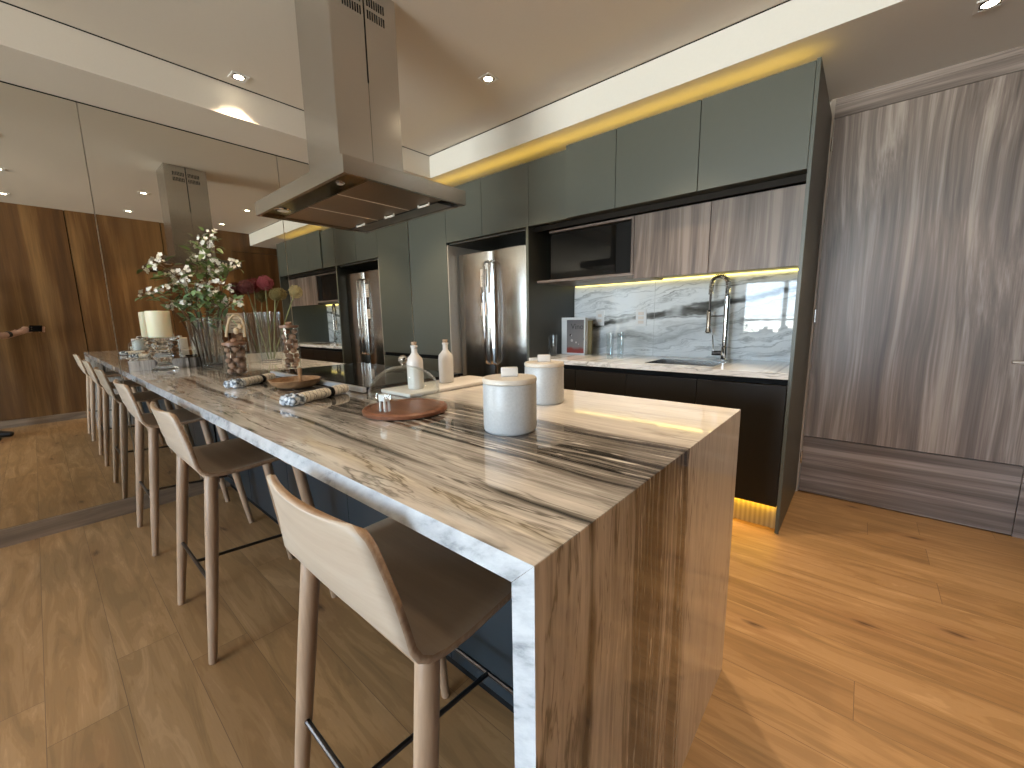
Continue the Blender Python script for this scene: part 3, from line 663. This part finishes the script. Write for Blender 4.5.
# bottles
def bottle(x, y, lab):
    z = H + .0174; t = thing('bottle', lab, 'bottle', (x, y, z), 'white ceramic bottles on the board')
    obj('body', lathe(B(), x, y, [(.029, z), (.032, z + .004), (.0325, z + .108), (.030, z + .122), (.017, z + .137), (.0115, z + .146), (.0115, z + .166), (.014, z + .168), (.014, z + .175), (.010, z + .176)], 32), M['ceramic_white'], t, True)
    obj('stopper', lathe(B(), x, y, [(.010, z + .1765), (.0115, z + .188), (.010, z + .189)], 20), M['cork'], t, True)
bottle(2.178, .637, 'white ceramic bottle with cork stopper, the one seen through the glass dome')
bottle(2.15, .822, 'white ceramic bottle with cork stopper, the one nearer the fridge')
# canisters
def canister(x, y, h, r, lab, ang):
    z = H + .0006; t = thing('canister', lab, 'canister', (x, y, z), 'lidded ceramic canisters on the island')
    obj('jar', lathe(B(), x, y, [(r * .93, z), (r * .985, z + .005), (r, z + .015), (r, z + h * .48), (r * 1.004, z + h * .5), (r * .997, z + h * .53), (r, z + h - .004), (r * .98, z + h)], 56), M['ceramic'], t, 30)
    l_ = obj('lid', lathe(B(), x, y, [(r * .985, z + h + .0006), (r * 1.01, z + h + .003), (r * 1.01, z + h + .010), (r * .98, z + h + .014), (.001, z + h + .016)], 56, capt=False), M['ceramic_lid'], t, 30)
    bm = B(); box(bm, -.022, .022, -.011, .011, 0, .024, bev=.003)
    bmesh.ops.rotate(bm, cent=(0, 0, 0), matrix=Matrix.Rotation(ang, 3, 'Z'), verts=bm.verts); bmesh.ops.translate(bm, vec=(x, y, z + h + .0155), verts=bm.verts)
    obj('knob', bm, M['ceramic_white'], l_, True)
canister(2.853, .442, .126, .070, 'white speckled ceramic canister nearest the front edge of the island', .75)
canister(2.708, .792, .126, .068, 'white ceramic canister behind, nearer the back counter', .75)
# cloche
x, y, z = 2.442, .402, H
t = thing('cloche_board', 'round reddish wooden board under the glass dome', 'cake board', (x, y, z))
obj('disc', lathe(B(), x, y, [(.124, z + .0006), (.132, z + .004), (.133, z + .014), (.128, z + .019), (.121, z + .0195), (.118, z + .0165), (.001, z + .0165)], 64, capt=False), M['redwood'], t, 25)
t = thing('glass_dome', 'clear glass dome cloche with a ball knob on the reddish board', 'cloche', (x, y, z + .017))
pr_ = [(.111, z + .017), (.1115, z + .06)] + [(.1115 * math.cos(a), z + .06 + .09 * math.sin(a)) for a in [math.pi / 2 * k / 12 for k in range(1, 12)]] + [(.006, z + .1505)]
pin = [(r_ - .0025 if r_ > .01 else r_, q - .002 if q > z + .02 else q) for r_, q in pr_][::-1]
obj('dome', lathe(B(), x, y, pr_ + pin, 56, capb=False, capt=False), M['glass'], t, 'all')
bm = B(); ball(bm, (x, y, z + .168), .0145, 3); lathe(bm, x, y, [(.008, z + .1505), (.006, z + .156)], 16); obj('knob', bm, M['crystal'], t, 'all')
t = thing('window_glint', 'small white legged block standing in for the window glint in the glass dome', 'ornament', (2.45, .322, z + .017))  # white legged block modelled in place of the window reflection on the dome
bm = B(); zz = z + .0168
box(bm, 2.434, 2.466, .311, .333, zz + .032, zz + .052, bev=.002)
obj('top_block', bm, M['white'], t)
for q in ((2.438, .315), (2.462, .315), (2.438, .329), (2.462, .329)): obj('leg', bx(q[0] - .0025, q[0] + .0025, q[1] - .0025, q[1] + .0025, zz, zz + .032), M['white'], t)
# bowl and spoon
x, y = 1.61, .395
t = prop(obj('wooden_bowl', lathe(B(), x, y, [(.055, H + .0006), (.075, H + .006), (.098, H + .022), (.108, H + .040), (.104, H + .041), (.092, H + .024), (.066, H + .011), (.001, H + .009)], 48, capt=False), M['bowlwood'], None, 40, loc=(x, y, H)), 'shallow brown wooden bowl between the two rolled napkins', 'bowl')
bm = B(); tube(bm, [(x + .0, y + .02, H + .018), (x - .025, y + .03, H + .04), (x - .055, y + .045, H + .075)], [.009, .008, .010], 10)
prop(obj('wooden_pestle', bm, M['bowlwood'], None, True, loc=(x, y, H + .02)), 'short wooden pestle leaning in the bowl', 'pestle')
# napkins
def napkin(a, b, r, lab):
    a, b = Vector(a), Vector(b); t = thing('rolled_napkin', lab, 'napkin', (a.x, a.y, H), 'rolled napkins on the island')
    dr = (b - a).normalized(); n = 22; pts = []; rad = []
    for k in range(n + 1):
        s_ = k / n; pts.append((a.lerp(b, s_)) + Vector((0, 0, r * 1.0 + .0008 - (r - r * .62) * 0)))
        rad.append(r * (1 - .18 * math.exp(-((s_ - .62) / .06) ** 2) + .03 * math.sin(17 * s_)))
    bm = B(); tube(bm, pts, rad, 18)
    for v in bm.verts:
        v.co.z = H + .0008 + (v.co.z - H - .0008) * .86
    obj('cloth', bm, M['cloth'], t, True)
    p_ = a.lerp(b, .62); bm = B(); tube(bm, [p_ - dr * .009 + Vector((0, 0, r)), p_ + dr * .009 + Vector((0, 0, r))], r * 1.0, 18)
    for v in bm.verts: v.co.z = H + .0008 + (v.co.z - H - .0008) * .86
    obj('ring', bm, M['black'], t, True)
    bm = B(); pe = a - dr * .012 + Vector((0, 0, r * .9)); sd = dr.cross(Vector((0, 0, 1)))
    for k in range(9): ball(bm, pe - dr * .019 * (k // 3) + sd * ((k % 3) - 1) * r * .85 + dr * random.uniform(-.005, .005) + Vector((0, 0, r * .15 * (k % 2))), r * .68, 2, (1, 1, 1.25), .25)
    for v in bm.verts: v.co.z = max(v.co.z, H + .001)
    obj('frilled_end', bm, M['foil'], t, True)
napkin((2.022, .246, H), (1.942, .456, H), .0225, 'rolled plaid napkin in front of the cooktop, nearer the glass dome')
napkin((1.38, .245, H), (1.262, .418, H), .0225, 'rolled plaid napkin beside the short nut jar')
# nut jars
def nut_jar(x, y, h, r, lab, nn, ng, nl):
    z = H + .0006; t = thing('storage_jar', lab, 'jar', (x, y, z), 'glass storage jars with wooden lids')
    obj('glass', lathe(B(), x, y, [(.001, z + .002), (r * .95, z), (r, z + .006), (r, z + h), (r - .003, z + h), (r - .003, z + .007), (.001, z + .006)], 40, capb=False, capt=False), M['glass'], t, 30)
    l_ = obj('lid', lathe(B(), x, y, [(r - .004, z + h - .004), (r - .004, z + h + .0005), (r * 1.03, z + h + .001), (r * 1.03, z + h + .013), (.001, z + h + .014)], 40, capt=False), M['lidwood'], t, 30)
    bm = B(); box(bm, x - .028, x + .028, y - .012, y + .012, z + h + .0142, z + h + .034, bev=.008, seg=3); obj('knob', bm, M['lidwood'], l_, True)
    k = 0; rn = .0185; layer = 0; zz = z + .007 + rn
    while k < nn:
        m = 4 if r > .055 else 3; R_ = r - .0045 - rn
        for i in range(m):
            if k >= nn: break
            a = 2 * math.pi * i / m + layer * .75 + random.uniform(-.08, .08); rr_ = R_ * random.uniform(.93, .99)
            bm = B(); c_ = (x + rr_ * math.cos(a), y + rr_ * math.sin(a), zz + random.uniform(-.002, .002))
            ball(bm, c_, rn * random.uniform(.93, 1.0), 2, (1, 1, .96), .05)
            prop(obj('nut', bm, M['nut'], None, 'all', loc=c_), nl, 'nut', ng); k += 1
        zz += rn * 1.62; layer += 1
nut_jar(.835, .385, .172, .058, 'short glass jar of brown nuts with wooden lid, on the stool side', 22, 'nuts in the short jar', 'round brown nut inside the short glass jar')
nut_jar(.81, .695, .262, .053, 'tall glass jar of brown nuts with wooden lid, beside the cooktop', 24, 'nuts in the tall jar', 'round brown nut inside the tall glass jar')

# vases at the mirror
def vase(x, y, h, rt, rb, lab):
    z = H + .0006
    t = thing('vase', lab, 'vase', (x, y, z), 'ribbed glass vases by the mirror')
    obj('glass', lathe(B(), x, y, [(.001, z + .014), (rb * .9, z + .014), (rb, z + .02), (rt, z + h)], 144, .055, 16, False, False), M['ribglass'], t, 'all')
    obj('foot', lathe(B(), x, y, [(rb * .95, z), (rb, z + .004), (rb, z + .0195), (.002, z + .0135)], 72, .045, 18, True, False), M['crystal'], t, 'all')
vase(.105, .440, .335, .076, .056, 'ribbed glass vase holding the white-flowered branches')
vase(.115, .815, .375, .083, .066, 'ribbed glass vase holding four round allium heads')
# alliums
def allium(base, tip, r, m, lab):
    t = thing('allium', lab, 'flower', base, 'dried alliums in the ribbed vase')
    b_, p_ = Vector(base), Vector(tip); mid = b_.lerp(p_, .5) + Vector((0, 0, .03))
    obj('stem', tube(B(), bez(b_, mid, p_), .0045, 8), M['stem'], t, True)
    bm = B(); ball(bm, tip, r * .62, 2)
    for k in range(190):
        zc = 1 - 2 * (k + .5) / 190; ph = k * 2.39996; q = Vector((math.sqrt(1 - zc * zc) * math.cos(ph), math.sqrt(1 - zc * zc) * math.sin(ph), zc))
        c_ = p_ + q * r * random.uniform(.78, 1.04)
        o1 = q.orthogonal().normalized() * r * .13; o2 = q.cross(o1)
        for (s1, s2) in ((1, 0), (-.5, .87), (-.5, -.87)):
            dd = o1 * s1 + o2 * s2; pe = dd.cross(q).normalized() * r * .07
            v = [bm.verts.new(c_ - q * r * .12), bm.verts.new(c_ + dd * .6 + pe), bm.verts.new(c_ + dd * 1.3 + q * r * .05), bm.verts.new(c_ + dd * .6 - pe)]
            bm.faces.new(v)
    obj('flower_head', bm, m, t)
allium((.10, .80, .94), (.11, .697, 1.472), .052, M['maroon'], 'dark maroon allium head, leftmost of the four')
allium((.12, .81, .94), (.12, .823, 1.508), .056, M['pinkred'], 'pinkish red allium head, the highest of the four')
allium((.13, .825, .94), (.14, .878, 1.425), .046, M['olive'], 'olive brown allium head, the lowest of the four')
allium((.10, .835, .94), (.15, 1.022, 1.450), .050, M['straw'], 'straw yellow allium head, rightmost of the four')
# flowering branches
def leaf(bm, p, d, up, ln, wd):
    d = d.normalized(); s_ = d.cross(up).normalized(); u_ = s_.cross(d)
    rows = []
    for k in range(5):
        f_ = k / 4; w_ = wd * math.sin(math.pi * min(1, .12 + .86 * f_)) ; c_ = p + d * ln * f_ - u_ * ln * .25 * f_ * f_
        rows.append((bm.verts.new(c_ - s_ * w_ + u_ * w_ * .35), bm.verts.new(c_), bm.verts.new(c_ + s_ * w_ + u_ * w_ * .35)))
    for a, b in zip(rows, rows[1:]):
        bm.faces.new((a[0], a[1], b[1], b[0])); bm.faces.new((a[1], a[2], b[2], b[1]))
def blossom(c, nrm, r):
    bm = B(); nrm = nrm.normalized(); a0 = nrm.orthogonal().normalized(); b0 = nrm.cross(a0)
    for k in range(5):
        a = 2 * math.pi * k / 5 + random.uniform(-.1, .1); d_ = a0 * math.cos(a) + b0 * math.sin(a); sd = d_.cross(nrm)
        v = [bm.verts.new(c), bm.verts.new(c + d_ * r * .55 + sd * r * .42 + nrm * r * .12), bm.verts.new(c + d_ * r + sd * r * .2 + nrm * r * .25), bm.verts.new(c + d_ * r - sd * r * .2 + nrm * r * .25), bm.verts.new(c + d_ * r * .55 - sd * r * .42 + nrm * r * .12)]
        bm.faces.new(v)
    return bm
def branch(base, mid, tip, lab, blooms, nleaf, lm, seed):
    random.seed(seed)
    t = thing('flowering_branch', lab, 'flower', base, 'white-flowered branches in the ribbed vase')
    pts = bez(base, mid, tip, 18)
    obj('stem', tube(B(), pts, [.006 - .0042 * k / 18 for k in range(19)], 7), M['twig'], t, True)
    bm = B(); tw = B()
    for k in range(nleaf):
        s_ = random.uniform(.42, 1.0); p_ = pts[int(s_ * 18)]; d_ = Vector((random.uniform(-.5, 1), random.uniform(-1, 1), random.uniform(-.5, .8)))
        q = p_ + d_.normalized() * random.uniform(.0, .06)
        leaf(bm, q, d_, Vector((random.uniform(-.4, .4), random.uniform(-.4, .4), 1)), random.uniform(.035, .075), random.uniform(.010, .020))
    prop(obj('leaves', bm, lm, t, 'all'), kind='stuff')
    for c in blooms:
        c = Vector(c); near = min(pts, key=lambda p: (p - c).length)
        tube(tw, [near, near.lerp(c, .5) + Vector((0, 0, .01)), c], .0016, 5)
        for j in range(5):
            cc = c + Vector((random.uniform(-.014, .014), random.uniform(-.028, .028), random.uniform(-.026, .026)))
            fl = obj('blossom', blossom(cc, Vector((random.uniform(.3, 1), random.uniform(-.9, .3), random.uniform(-.3, .8))), random.uniform(.010, .016)), M['petal'], t)
    obj('twigs', tw, M['twig'], t, True)
XV = .11
def P(px, py, x=XV):     # a point at depth x that was sighted at a photo pixel
    dr = F + R * ((px - 512) / 407.3) - U * ((py - 384) / 407.3); k = (x - CAM.x) / dr.x; return CAM + dr * k
vb = lambda dx, dy: (.105 + dx, .440 + dy, .95)
branch(vb(.01, -.01), P(202, 290, .14), P(210, 231, .12), 'tallest white-flowered branch, standing upright in the vase', [P(212, 233), P(211, 244), P(205, 256, .13), P(200, 254), P(214, 262), P(203, 241, .1)], 46, M['leaf'], 1)
branch(vb(-.01, -.03), P(195, 275, .12), P(153, 262, .13), 'branch of white flowers reaching left over the candle, upper one', [P(154, 264, .13), P(161, 257, .13), P(178, 274, .13), P(186, 270, .13), P(187, 279, .12), P(181, 283, .13)], 16, M['leaf'], 2)
branch(vb(0, -.02), P(190, 300, .13), P(150, 291, .15), 'branch of white flowers reaching left over the candle, lower one', [P(152, 292, .15), P(164, 289, .15), P(180, 304, .14), P(184, 301, .15)], 16, M['leaf2'], 3)
branch(vb(.01, .02), P(215, 280, .14), P(236, 264, .12), 'branch of white flowers arching right above the alliums', [P(233, 263, .12), P(236, 266, .13), P(213, 273, .13), P(222, 268, .1), P(211, 281, .13), P(219, 283, .15)], 30, M['leaf'], 4)
branch(vb(.02, .02), P(214, 300, .13), P(238, 303, .14), 'branch of white flowers drooping right, low beside the vase', [P(238, 305, .14), P(240, 301, .13), P(228, 288, .13), P(223, 304, .14), P(213, 289, .14), P(214, 293, .14), P(221, 300, .14)], 26, M['leaf2'], 5)
branch(vb(.0, .0), P(197, 305, .13), P(196, 285, .14), 'short leafy grey-green sprig at the mouth of the vase', [P(201, 288, .14)], 34, M['leaf2'], 6)
random.seed(11)
# candle on crystal holder
x, y, z = .115, .181, H + .0006
t = thing('candle_holder', 'cut crystal pedestal holding the cream candle', 'candle holder', (x, y, z))
obj('crystal_body', lathe(B(), x, y, [(k * .84, z + q) for k, q in ((.080, 0), (.086, .006), (.078, .016), (.052, .03), (.040, .05), (.060, .075), (.066, .09), (.045, .11), (.040, .125), (.062, .15), (.070, .165), (.050, .182), (.075, .196), (.102, .206), (.104, .212), (.09, .213))], 20), M['crystal'], t)
t = thing('candle', 'thick cream pillar candle on the crystal holder', 'candle', (x, y, z + .2135))
obj('wax', lathe(B(), x, y, [(.060, z + .2138), (.062, z + .218), (.062, z + .374), (.059, z + .378), (.02, z + .376), (.001, z + .376)], 40, capt=False), M['candle'], t, 30)
obj('wick', tube(B(), [(x, y, z + .376), (x + .001, y, z + .389)], .0015, 6), M['wick'], t)
# rope-handled carafe and small card by the mirror
x, y, z = .17, .615, H + .0006
t = thing('carafe', 'flared clear glass carafe with a looped rope handle, behind the short nut jar', 'carafe', (x, y, z))
obj('glass', lathe(B(), x, y, [(.001, z + .003), (.100, z), (.104, z + .01), (.070, z + .11), (.040, z + .20), (.036, z + .24)], 40, capb=False, capt=False), M['glass'], t, 'all')
lp = [P(226, 337, .2)] + [P(227.5, 325, .2), P(229.5, 319, .2), P(233, 315.5, .2), P(237, 315, .2), P(241, 318, .2), P(243.5, 324, .2), P(244.5, 337, .2)]
sm = []
for a, b in zip(lp, lp[1:]): sm += [a.lerp(b, k / 4) for k in range(4)]
sm.append(lp[-1])
obj('rope_handle', tube(B(), sm, .0085, 10), M['rope'], t, True)
obj('rope_knot', ball(ball(B(), P(236, 331, .2), .018, 2, (1, 1, 1.3), .1), P(240, 327, .2), .015, 2, (1, 1, 1.4), .1), M['rope'], t, True)
c0, c1 = P(229, 333, .06), P(243, 313, .06)
t = thing('menu_card', 'small cream printed card standing against the mirror behind the rope handle', 'card', (.05, c0.y, H))
obj('card', bx(.045, .048, c0.y, c1.y, c0.z, c1.z), M['paper'], t)
bm = B()
for k in range(5): box(bm, .0481, .0486, c0.y + .02, c1.y - .02 - .012 * (k % 2), c0.z + .03 + k * .022, c0.z + .034 + k * .022)
obj('printing', bm, M['skirt'], t)
obj('stand', bx(.03, .062, c0.y + .02, c1.y - .02, H + .0006, c0.z), M['lidwood'], t)

# ================================================================ BAR STOOLS
def make_stool():
    t = thing('bar_stool', '', 'bar stool', (0, 0, 0), 'pale wood bar stools along the island')
    prof = [(.355, .668, .19), (.345, .676, .205), (.32, .683, .215), (.25, .686, .222), (.15, .682, .228), (.07, .679, .232), (.02, .682, .234), (-.012, .690, .235), (-.032, .704, .234), (-.043, .724, .231), (-.050, .76, .224), (-.058, .80, .214), (-.067, .845, .203), (-.076, .885, .193), (-.080, .900, .186), (-.0825, .909, .174), (-.0835, .913, .155)]
    bm = B(); n = 12; rows = []
    for i, (y, z, hw) in enumerate(prof):
        row = []
        for k in range(n + 1):
            s_ = 2 * k / n - 1; cup = (1 - s_ * s_)
            back = max(0, min(1, (z - .70) / .1)) if y < .02 else 0
            row.append(bm.verts.new((hw * s_, y - .022 * cup * back + .006 * back, z - (.010 * cup if not back and .03 < y < .34 else 0) * 1)))
        rows.append(row)
    for a, b in zip(rows, rows[1:]):
        for k in range(n): bm.faces.new((a[k], a[k + 1], b[k + 1], b[k]))
    sh = obj('seat_shell', bm, [M['stoolseat'], M['plyedge']], t, 'all')
    md = sh.modifiers.new('thickness', 'SOLIDIFY'); md.thickness = .013; md.offset = 0; md.material_offset_rim = 1; md.use_even_offset = True
    for sx in (-1, 1):
        for top, bot in (((.212 * sx, -.004, .672), (.243 * sx, -.078, .002)), ((.195 * sx, .285, .668), (.234 * sx, .376, .002))):
            a, b = Vector(top), Vector(bot); bm = B()
            pts = [a + (a - b).normalized() * .012, a + (a - b).normalized() * .008, a, a.lerp(b, .3), a.lerp(b, .7), b]
            tube(bm, pts, [.010, .017, .0205, .0205, .0175, .0135], 18)
            obj('leg', bm, M['stoolwood'], t, True)
    def at(top, bot, z): a, b = Vector(top), Vector(bot); return a.lerp(b, (a.z - z) / (a.z - b.z))
    rl = at((-.212, -.004, .672), (-.243, -.078, .002), .285); rr_ = Vector((-rl.x, rl.y, rl.z))
    fl = at((-.195, .285, .668), (-.234, .376, .002), .255); fr = Vector((-fl.x, fl.y, fl.z))
    obj('rear_bar', tube(B(), [rl, rr_], .0065, 10), M['darkmetal'], t, True)
    obj('footrest_bar', tube(B(), [fl, fr], .0065, 10), M['darkmetal'], t, True)
    obj('centre_bar', tube(B(), [(0, rl.y, rl.z), (0, fl.y, fl.z)], .0065, 10), M['darkmetal'], t, True)
    bm = B(); box(bm, -.195, .195, -.004, .024, .640, .662, bev=.003); box(bm, -.185, .185, .262, .288, .636, .660, bev=.003); box(bm, -.03, .03, .022, .264, .644, .662, bev=.003)
    obj('under_frame', bm, M['stoolwood'], t)
    return t
def copy_tree(o, parent=None):
    c = o.copy(); COL.objects.link(c); c.parent = parent
    for ch_ in o.children: copy_tree(ch_, c)
    return c
st = make_stool()
for i, (x, lab) in enumerate(((2.845, 'pale wood bar stool nearest the waterfall end of the island'), (1.62, 'middle one of the three pale wood bar stools'), (.547, 'pale wood bar stool nearest the mirror wall'))):
    o = st if i == 0 else copy_tree(st)
    o.location = (x, 0, 0); o['label'] = lab

# ================================================================ THE PHOTOGRAPHER (seen in the mirror)
def skinned(name, verts, edges, rad, mat, parent, root=0, sub=2):
    me = D.meshes.new(name); off = wloc(parent); me.from_pydata([Vector(v) - off for v in verts], edges, []); o = D.objects.new(name, me); COL.objects.link(o); o.parent = parent
    me.materials.append(mat); o.modifiers.new('skin', 'SKIN').use_smooth_shade = True
    for i, r in enumerate(rad): me.skin_vertices[0].data[i].radius = (r, r) if not isinstance(r, tuple) else r
    for i in range(len(verts)): me.skin_vertices[0].data[i].use_root = (i == root)
    s_ = o.modifiers.new('sub', 'SUBSURF'); s_.levels = sub; s_.render_levels = sub
    return o
fwd = Vector((-.35, .94, 0)).normalized(); rgt = Vector((fwd.y, -fwd.x, 0)); UP = Vector((0, 0, 1))
PB = Vector((3.57, -.85, 0))
def pp(r_, f_, z): return PB + rgt * r_ + fwd * f_ + UP * z
ph_c = CAM - F * .014 + R * .052 - U * .012
hr = ph_c + R * .088 - F * .012 - U * .01     # right end of the phone
hl = ph_c - R * .088 - F * .012 - U * .01
man = thing('person', 'person in a dark shirt and beige trousers holding up a phone, seen in the mirror', 'person', tuple(PB))
V = []; Ed = []; Ra = []
def av(p, r, link=None):
    V.append(p); Ra.append(r)
    if link is not None: Ed.append((link, len(V) - 1))
    return len(V) - 1
pel = av(pp(0, 0, .93), (.14, .11))
w1 = av(pp(0, .0, 1.08), (.13, .10), pel); w2 = av(pp(0, .01, 1.27), (.155, .11), w1); nk = av(pp(0, .0, 1.42), (.09, .07), w2); n2 = av(pp(0, .015, 1.49), .055, nk)
h1 = av(pp(0, .035, 1.56), (.068, .08), n2); h2 = av(pp(0, .03, 1.65), (.075, .092), h1); h3 = av(pp(0, .02, 1.72), (.05, .06), h2)
elb_r = pp(.26, .16, 1.11); elb_l = pp(-.24, .20, 1.10)
wr_r = hl - fwd * .10 - UP * .02 - rgt * 0.02; wr_l = hl - fwd * .085 - UP * .045 - rgt * .075
wr_r = hr - fwd * .11 - rgt * .02 - UP * .01
for s_, el, wr in ((1, elb_r, wr_r), (-1, elb_l, wr_l)):
    sh_ = av(pp(.17 * s_, 0, 1.40), .058, nk); e_ = av(el, .042, sh_); f1 = av(el.lerp(wr, .3), .041, e_); f2 = av(wr, .026, f1)
    end = (hr if s_ > 0 else hl) - fwd * .03
    av(wr.lerp(end, .55), (.036, .018), f2)
for s_ in (1, -1):
    hip = av(pp(.09 * s_, 0, .86), .085, pel); kn = av(pp(.10 * s_, .02, .49), .056, hip); cf = av(pp(.105 * s_, -.01, .33), .052, kn); an = av(pp(.11 * s_, 0, .09), .036, cf); av(pp(.115 * s_, .10, .035), .03, an)
obj_body = skinned('body', V, Ed, Ra, M['skin'], man)
tv = [pp(0, 0, .84), pp(0, 0, 1.04), pp(0, .01, 1.27), pp(0, 0, 1.41), pp(.17, 0, 1.40), pp(.17, 0, 1.40).lerp(elb_r, .55), pp(-.17, 0, 1.40), pp(-.17, 0, 1.40).lerp(elb_l, .55)]
skinned('shirt', tv, [(0, 1), (1, 2), (2, 3), (3, 4), (4, 5), (3, 6), (6, 7)], [(.195, .168), (.170, .142), (.17, .125), (.10, .085), .07, .066, .07, .066], M['shirt'], man)
tv = [pp(0, 0, 1.0), pp(0, 0, .90)]; te = [(0, 1)]; tr = [(.150, .122), (.172, .146)]
for s_ in (1, -1):
    k = len(tv); tv += [pp(.092 * s_, 0, .78), pp(.10 * s_, .02, .49), pp(.108 * s_, 0, .14)]; te += [(1, k), (k, k + 1), (k + 1, k + 2)]; tr += [.098, .074, .058]
skinned('trousers', tv, te, tr, M['trouser'], man)
for s_ in (1, -1):
    k = [pp(.112 * s_, -.07, .05), pp(.115 * s_, .0, .055), pp(.118 * s_, .11, .04), pp(.12 * s_, .185, .032)]
    skinned('shoe', k, [(0, 1), (1, 2), (2, 3)], [(.036, .042), (.042, .05), (.044, .036), (.036, .028)], M['leather'], man)
bm = B(); ball(bm, pp(0, .012, 1.675), .10, 3, (.82, .98, 1.0))
for v in list(bm.verts):
    q = v.co - pp(0, .0, 1.655)
    if q.dot(fwd) > .05 and q.z < .05 or q.z < -.06: bm.verts.remove(v)
obj('hair', bm, M['hair'], man, 'all')
bm = B()
for s_ in (-1, 1): ball(bm, pp(.031 * s_, .104, 1.625), .009, 2)
obj('eyes', bm, M['white'], man, 'all')
bm = B(); tube(bm, [pp(0, .115, 1.63), pp(0, .133, 1.592), pp(0, .118, 1.585)], [.007, .013, .009], 10); obj('nose', bm, M['skin'], man, 'all')
bm = B(); tube(bm, [pp(-.025, .104, 1.55), pp(0, .113, 1.552), pp(.025, .104, 1.55)], [.003, .006, .003], 8); obj('mouth', bm, M['redwood'], man, 'all')
for s_ in (-1, 1): obj('ear', ball(B(), pp(.082 * s_, .02, 1.60), .026, 2, (.4, .8, 1.2)), M['skin'], man, 'all')
# hands: palm and five fingers each, closed on the ends of the phone
def hand(anchor, wrist, side):
    ax = R * side                                  # from the phone's middle towards this end
    palm = anchor - F * .016 + ax * .004
    k = [wrist, wrist.lerp(palm, .6), palm + ax * .006]; ed = [(0, 1), (1, 2)]; ra = [.024, (.030, .018), (.034, .016)]
    for j, ln in enumerate((.026, .031, .029, .022)):
        u_ = U * (.024 - j * .0165)
        b0 = palm + u_ + ax * .010; n0 = len(k)
        k += [b0 + ax * .012 + F * .010, b0 + ax * .008 + F * (.024), b0 - ax * ln * .6 + F * .030]
        ed += [(2, n0), (n0, n0 + 1), (n0 + 1, n0 + 2)]; ra += [.0088, .008, .0068]
    n0 = len(k); b0 = palm - U * .028
    k += [b0 - ax * .002 - F * .004, b0 - ax * .026 + U * .012 - F * .004, b0 - ax * .045 + U * .022 - F * .002]; ed += [(1, n0), (n0, n0 + 1), (n0 + 1, n0 + 2)]; ra += [.012, .0095, .0075]
    skinned('hand', k, ed, ra, M['skin'], man, 0, 2)
hand(hr, wr_r, 1); hand(hl, wr_l, -1)
d_ = (wr_l - elb_l).normalized(); obj('wristwatch', tube(B(), [wr_l - d_ * .05, wr_l - d_ * .046, wr_l - d_ * .024, wr_l - d_ * .02], [.030, .0335, .0335, .030], 20), M['leather'], man, True)
# phone
bm = B(); box(bm, -.0735, .0735, -.036, .036, -.004, .004, bev=.0035)
pho = thing('phone', 'black phone held sideways at arm height, seen in the mirror', 'phone', tuple(ph_c))
rot = Matrix((R, U, -F)).transposed()
bmesh.ops.rotate(bm, cent=(0, 0, 0), matrix=rot, verts=bm.verts); bmesh.ops.translate(bm, vec=ph_c, verts=bm.verts)
obj('case', bm, M['blackgloss'], pho)
bm = B()
for (a, b) in ((-.054, .014), (-.054, -.008)):
    q = ph_c + R * a + U * b + F * .004; tube(bm, [q, q + F * .0015], .008, 16)
obj('lenses', bm, M['darkmetal'], pho)

# ================================================================ LIVING SIDE (seen only in reflections)
t = thing('sofa', 'long charcoal sofa by the windows, seen in reflections', 'sofa', (1.6, -5.0, 0))
obj('base', bx(.5, 2.9, -5.5, -4.6, .08, .42, bev=.03), M['sofa'], t)
obj('backrest', bx(.5, 2.9, -5.65, -5.45, .1, .82, bev=.04), M['sofa'], t)
for a in (.32, 2.9): obj('armrest', bx(a, a + .18, -5.6, -4.6, .08, .6, bev=.03), M['sofa'], t)
for a in (.51, 1.31, 2.11): obj('cushion', bx(a, a + .78, -5.44, -4.62, .42, .52, bev=.03), M['sofa'], t)
prop(obj('bounce_cut_rug', bx(-1.2, 3.9, -6.1, -2.0, .0005, .012, bev=.004), plain('bounce_cut_wool', (.05, .048, .045), .95, var=.3, scale=200), None, loc=(1.4, -4, 0)), 'large dark rug added out of view on the living side to soak up bounce light', 'rug')  # unseen rug added to darken the daylight bounce off the living floor
bm = B(); n = 60; fr = [(.35 + .62 * k / n, YWIN + .10 + .03 * math.sin(k * 1.3)) for k in range(n + 1)]
vs = [[bm.verts.new((a, b + dd, z)) for z in (.02, 2.6)] for dd in (0, .006) for a, b in fr]
f_, b_ = vs[:n + 1], vs[n + 1:]
for k in range(n):
    bm.faces.new((f_[k][0], f_[k + 1][0], f_[k + 1][1], f_[k][1])); bm.faces.new((b_[k][0], b_[k][1], b_[k + 1][1], b_[k + 1][0]))
    bm.faces.new((f_[k][1], f_[k + 1][1], b_[k + 1][1], b_[k][1])); bm.faces.new((f_[k][0], b_[k][0], b_[k + 1][0], f_[k + 1][0]))
bm.faces.new((f_[0][0], f_[0][1], b_[0][1], b_[0][0])); bm.faces.new((f_[n][0], b_[n][0], b_[n][1], f_[n][1]))
prop(obj('curtain', bm, plain('grey_curtain', (.42, .42, .41), .9), None, 'all', loc=(.66, YWIN + .1, 0)), 'grey pleated curtain beside the living room windows, seen in reflections', 'curtain')
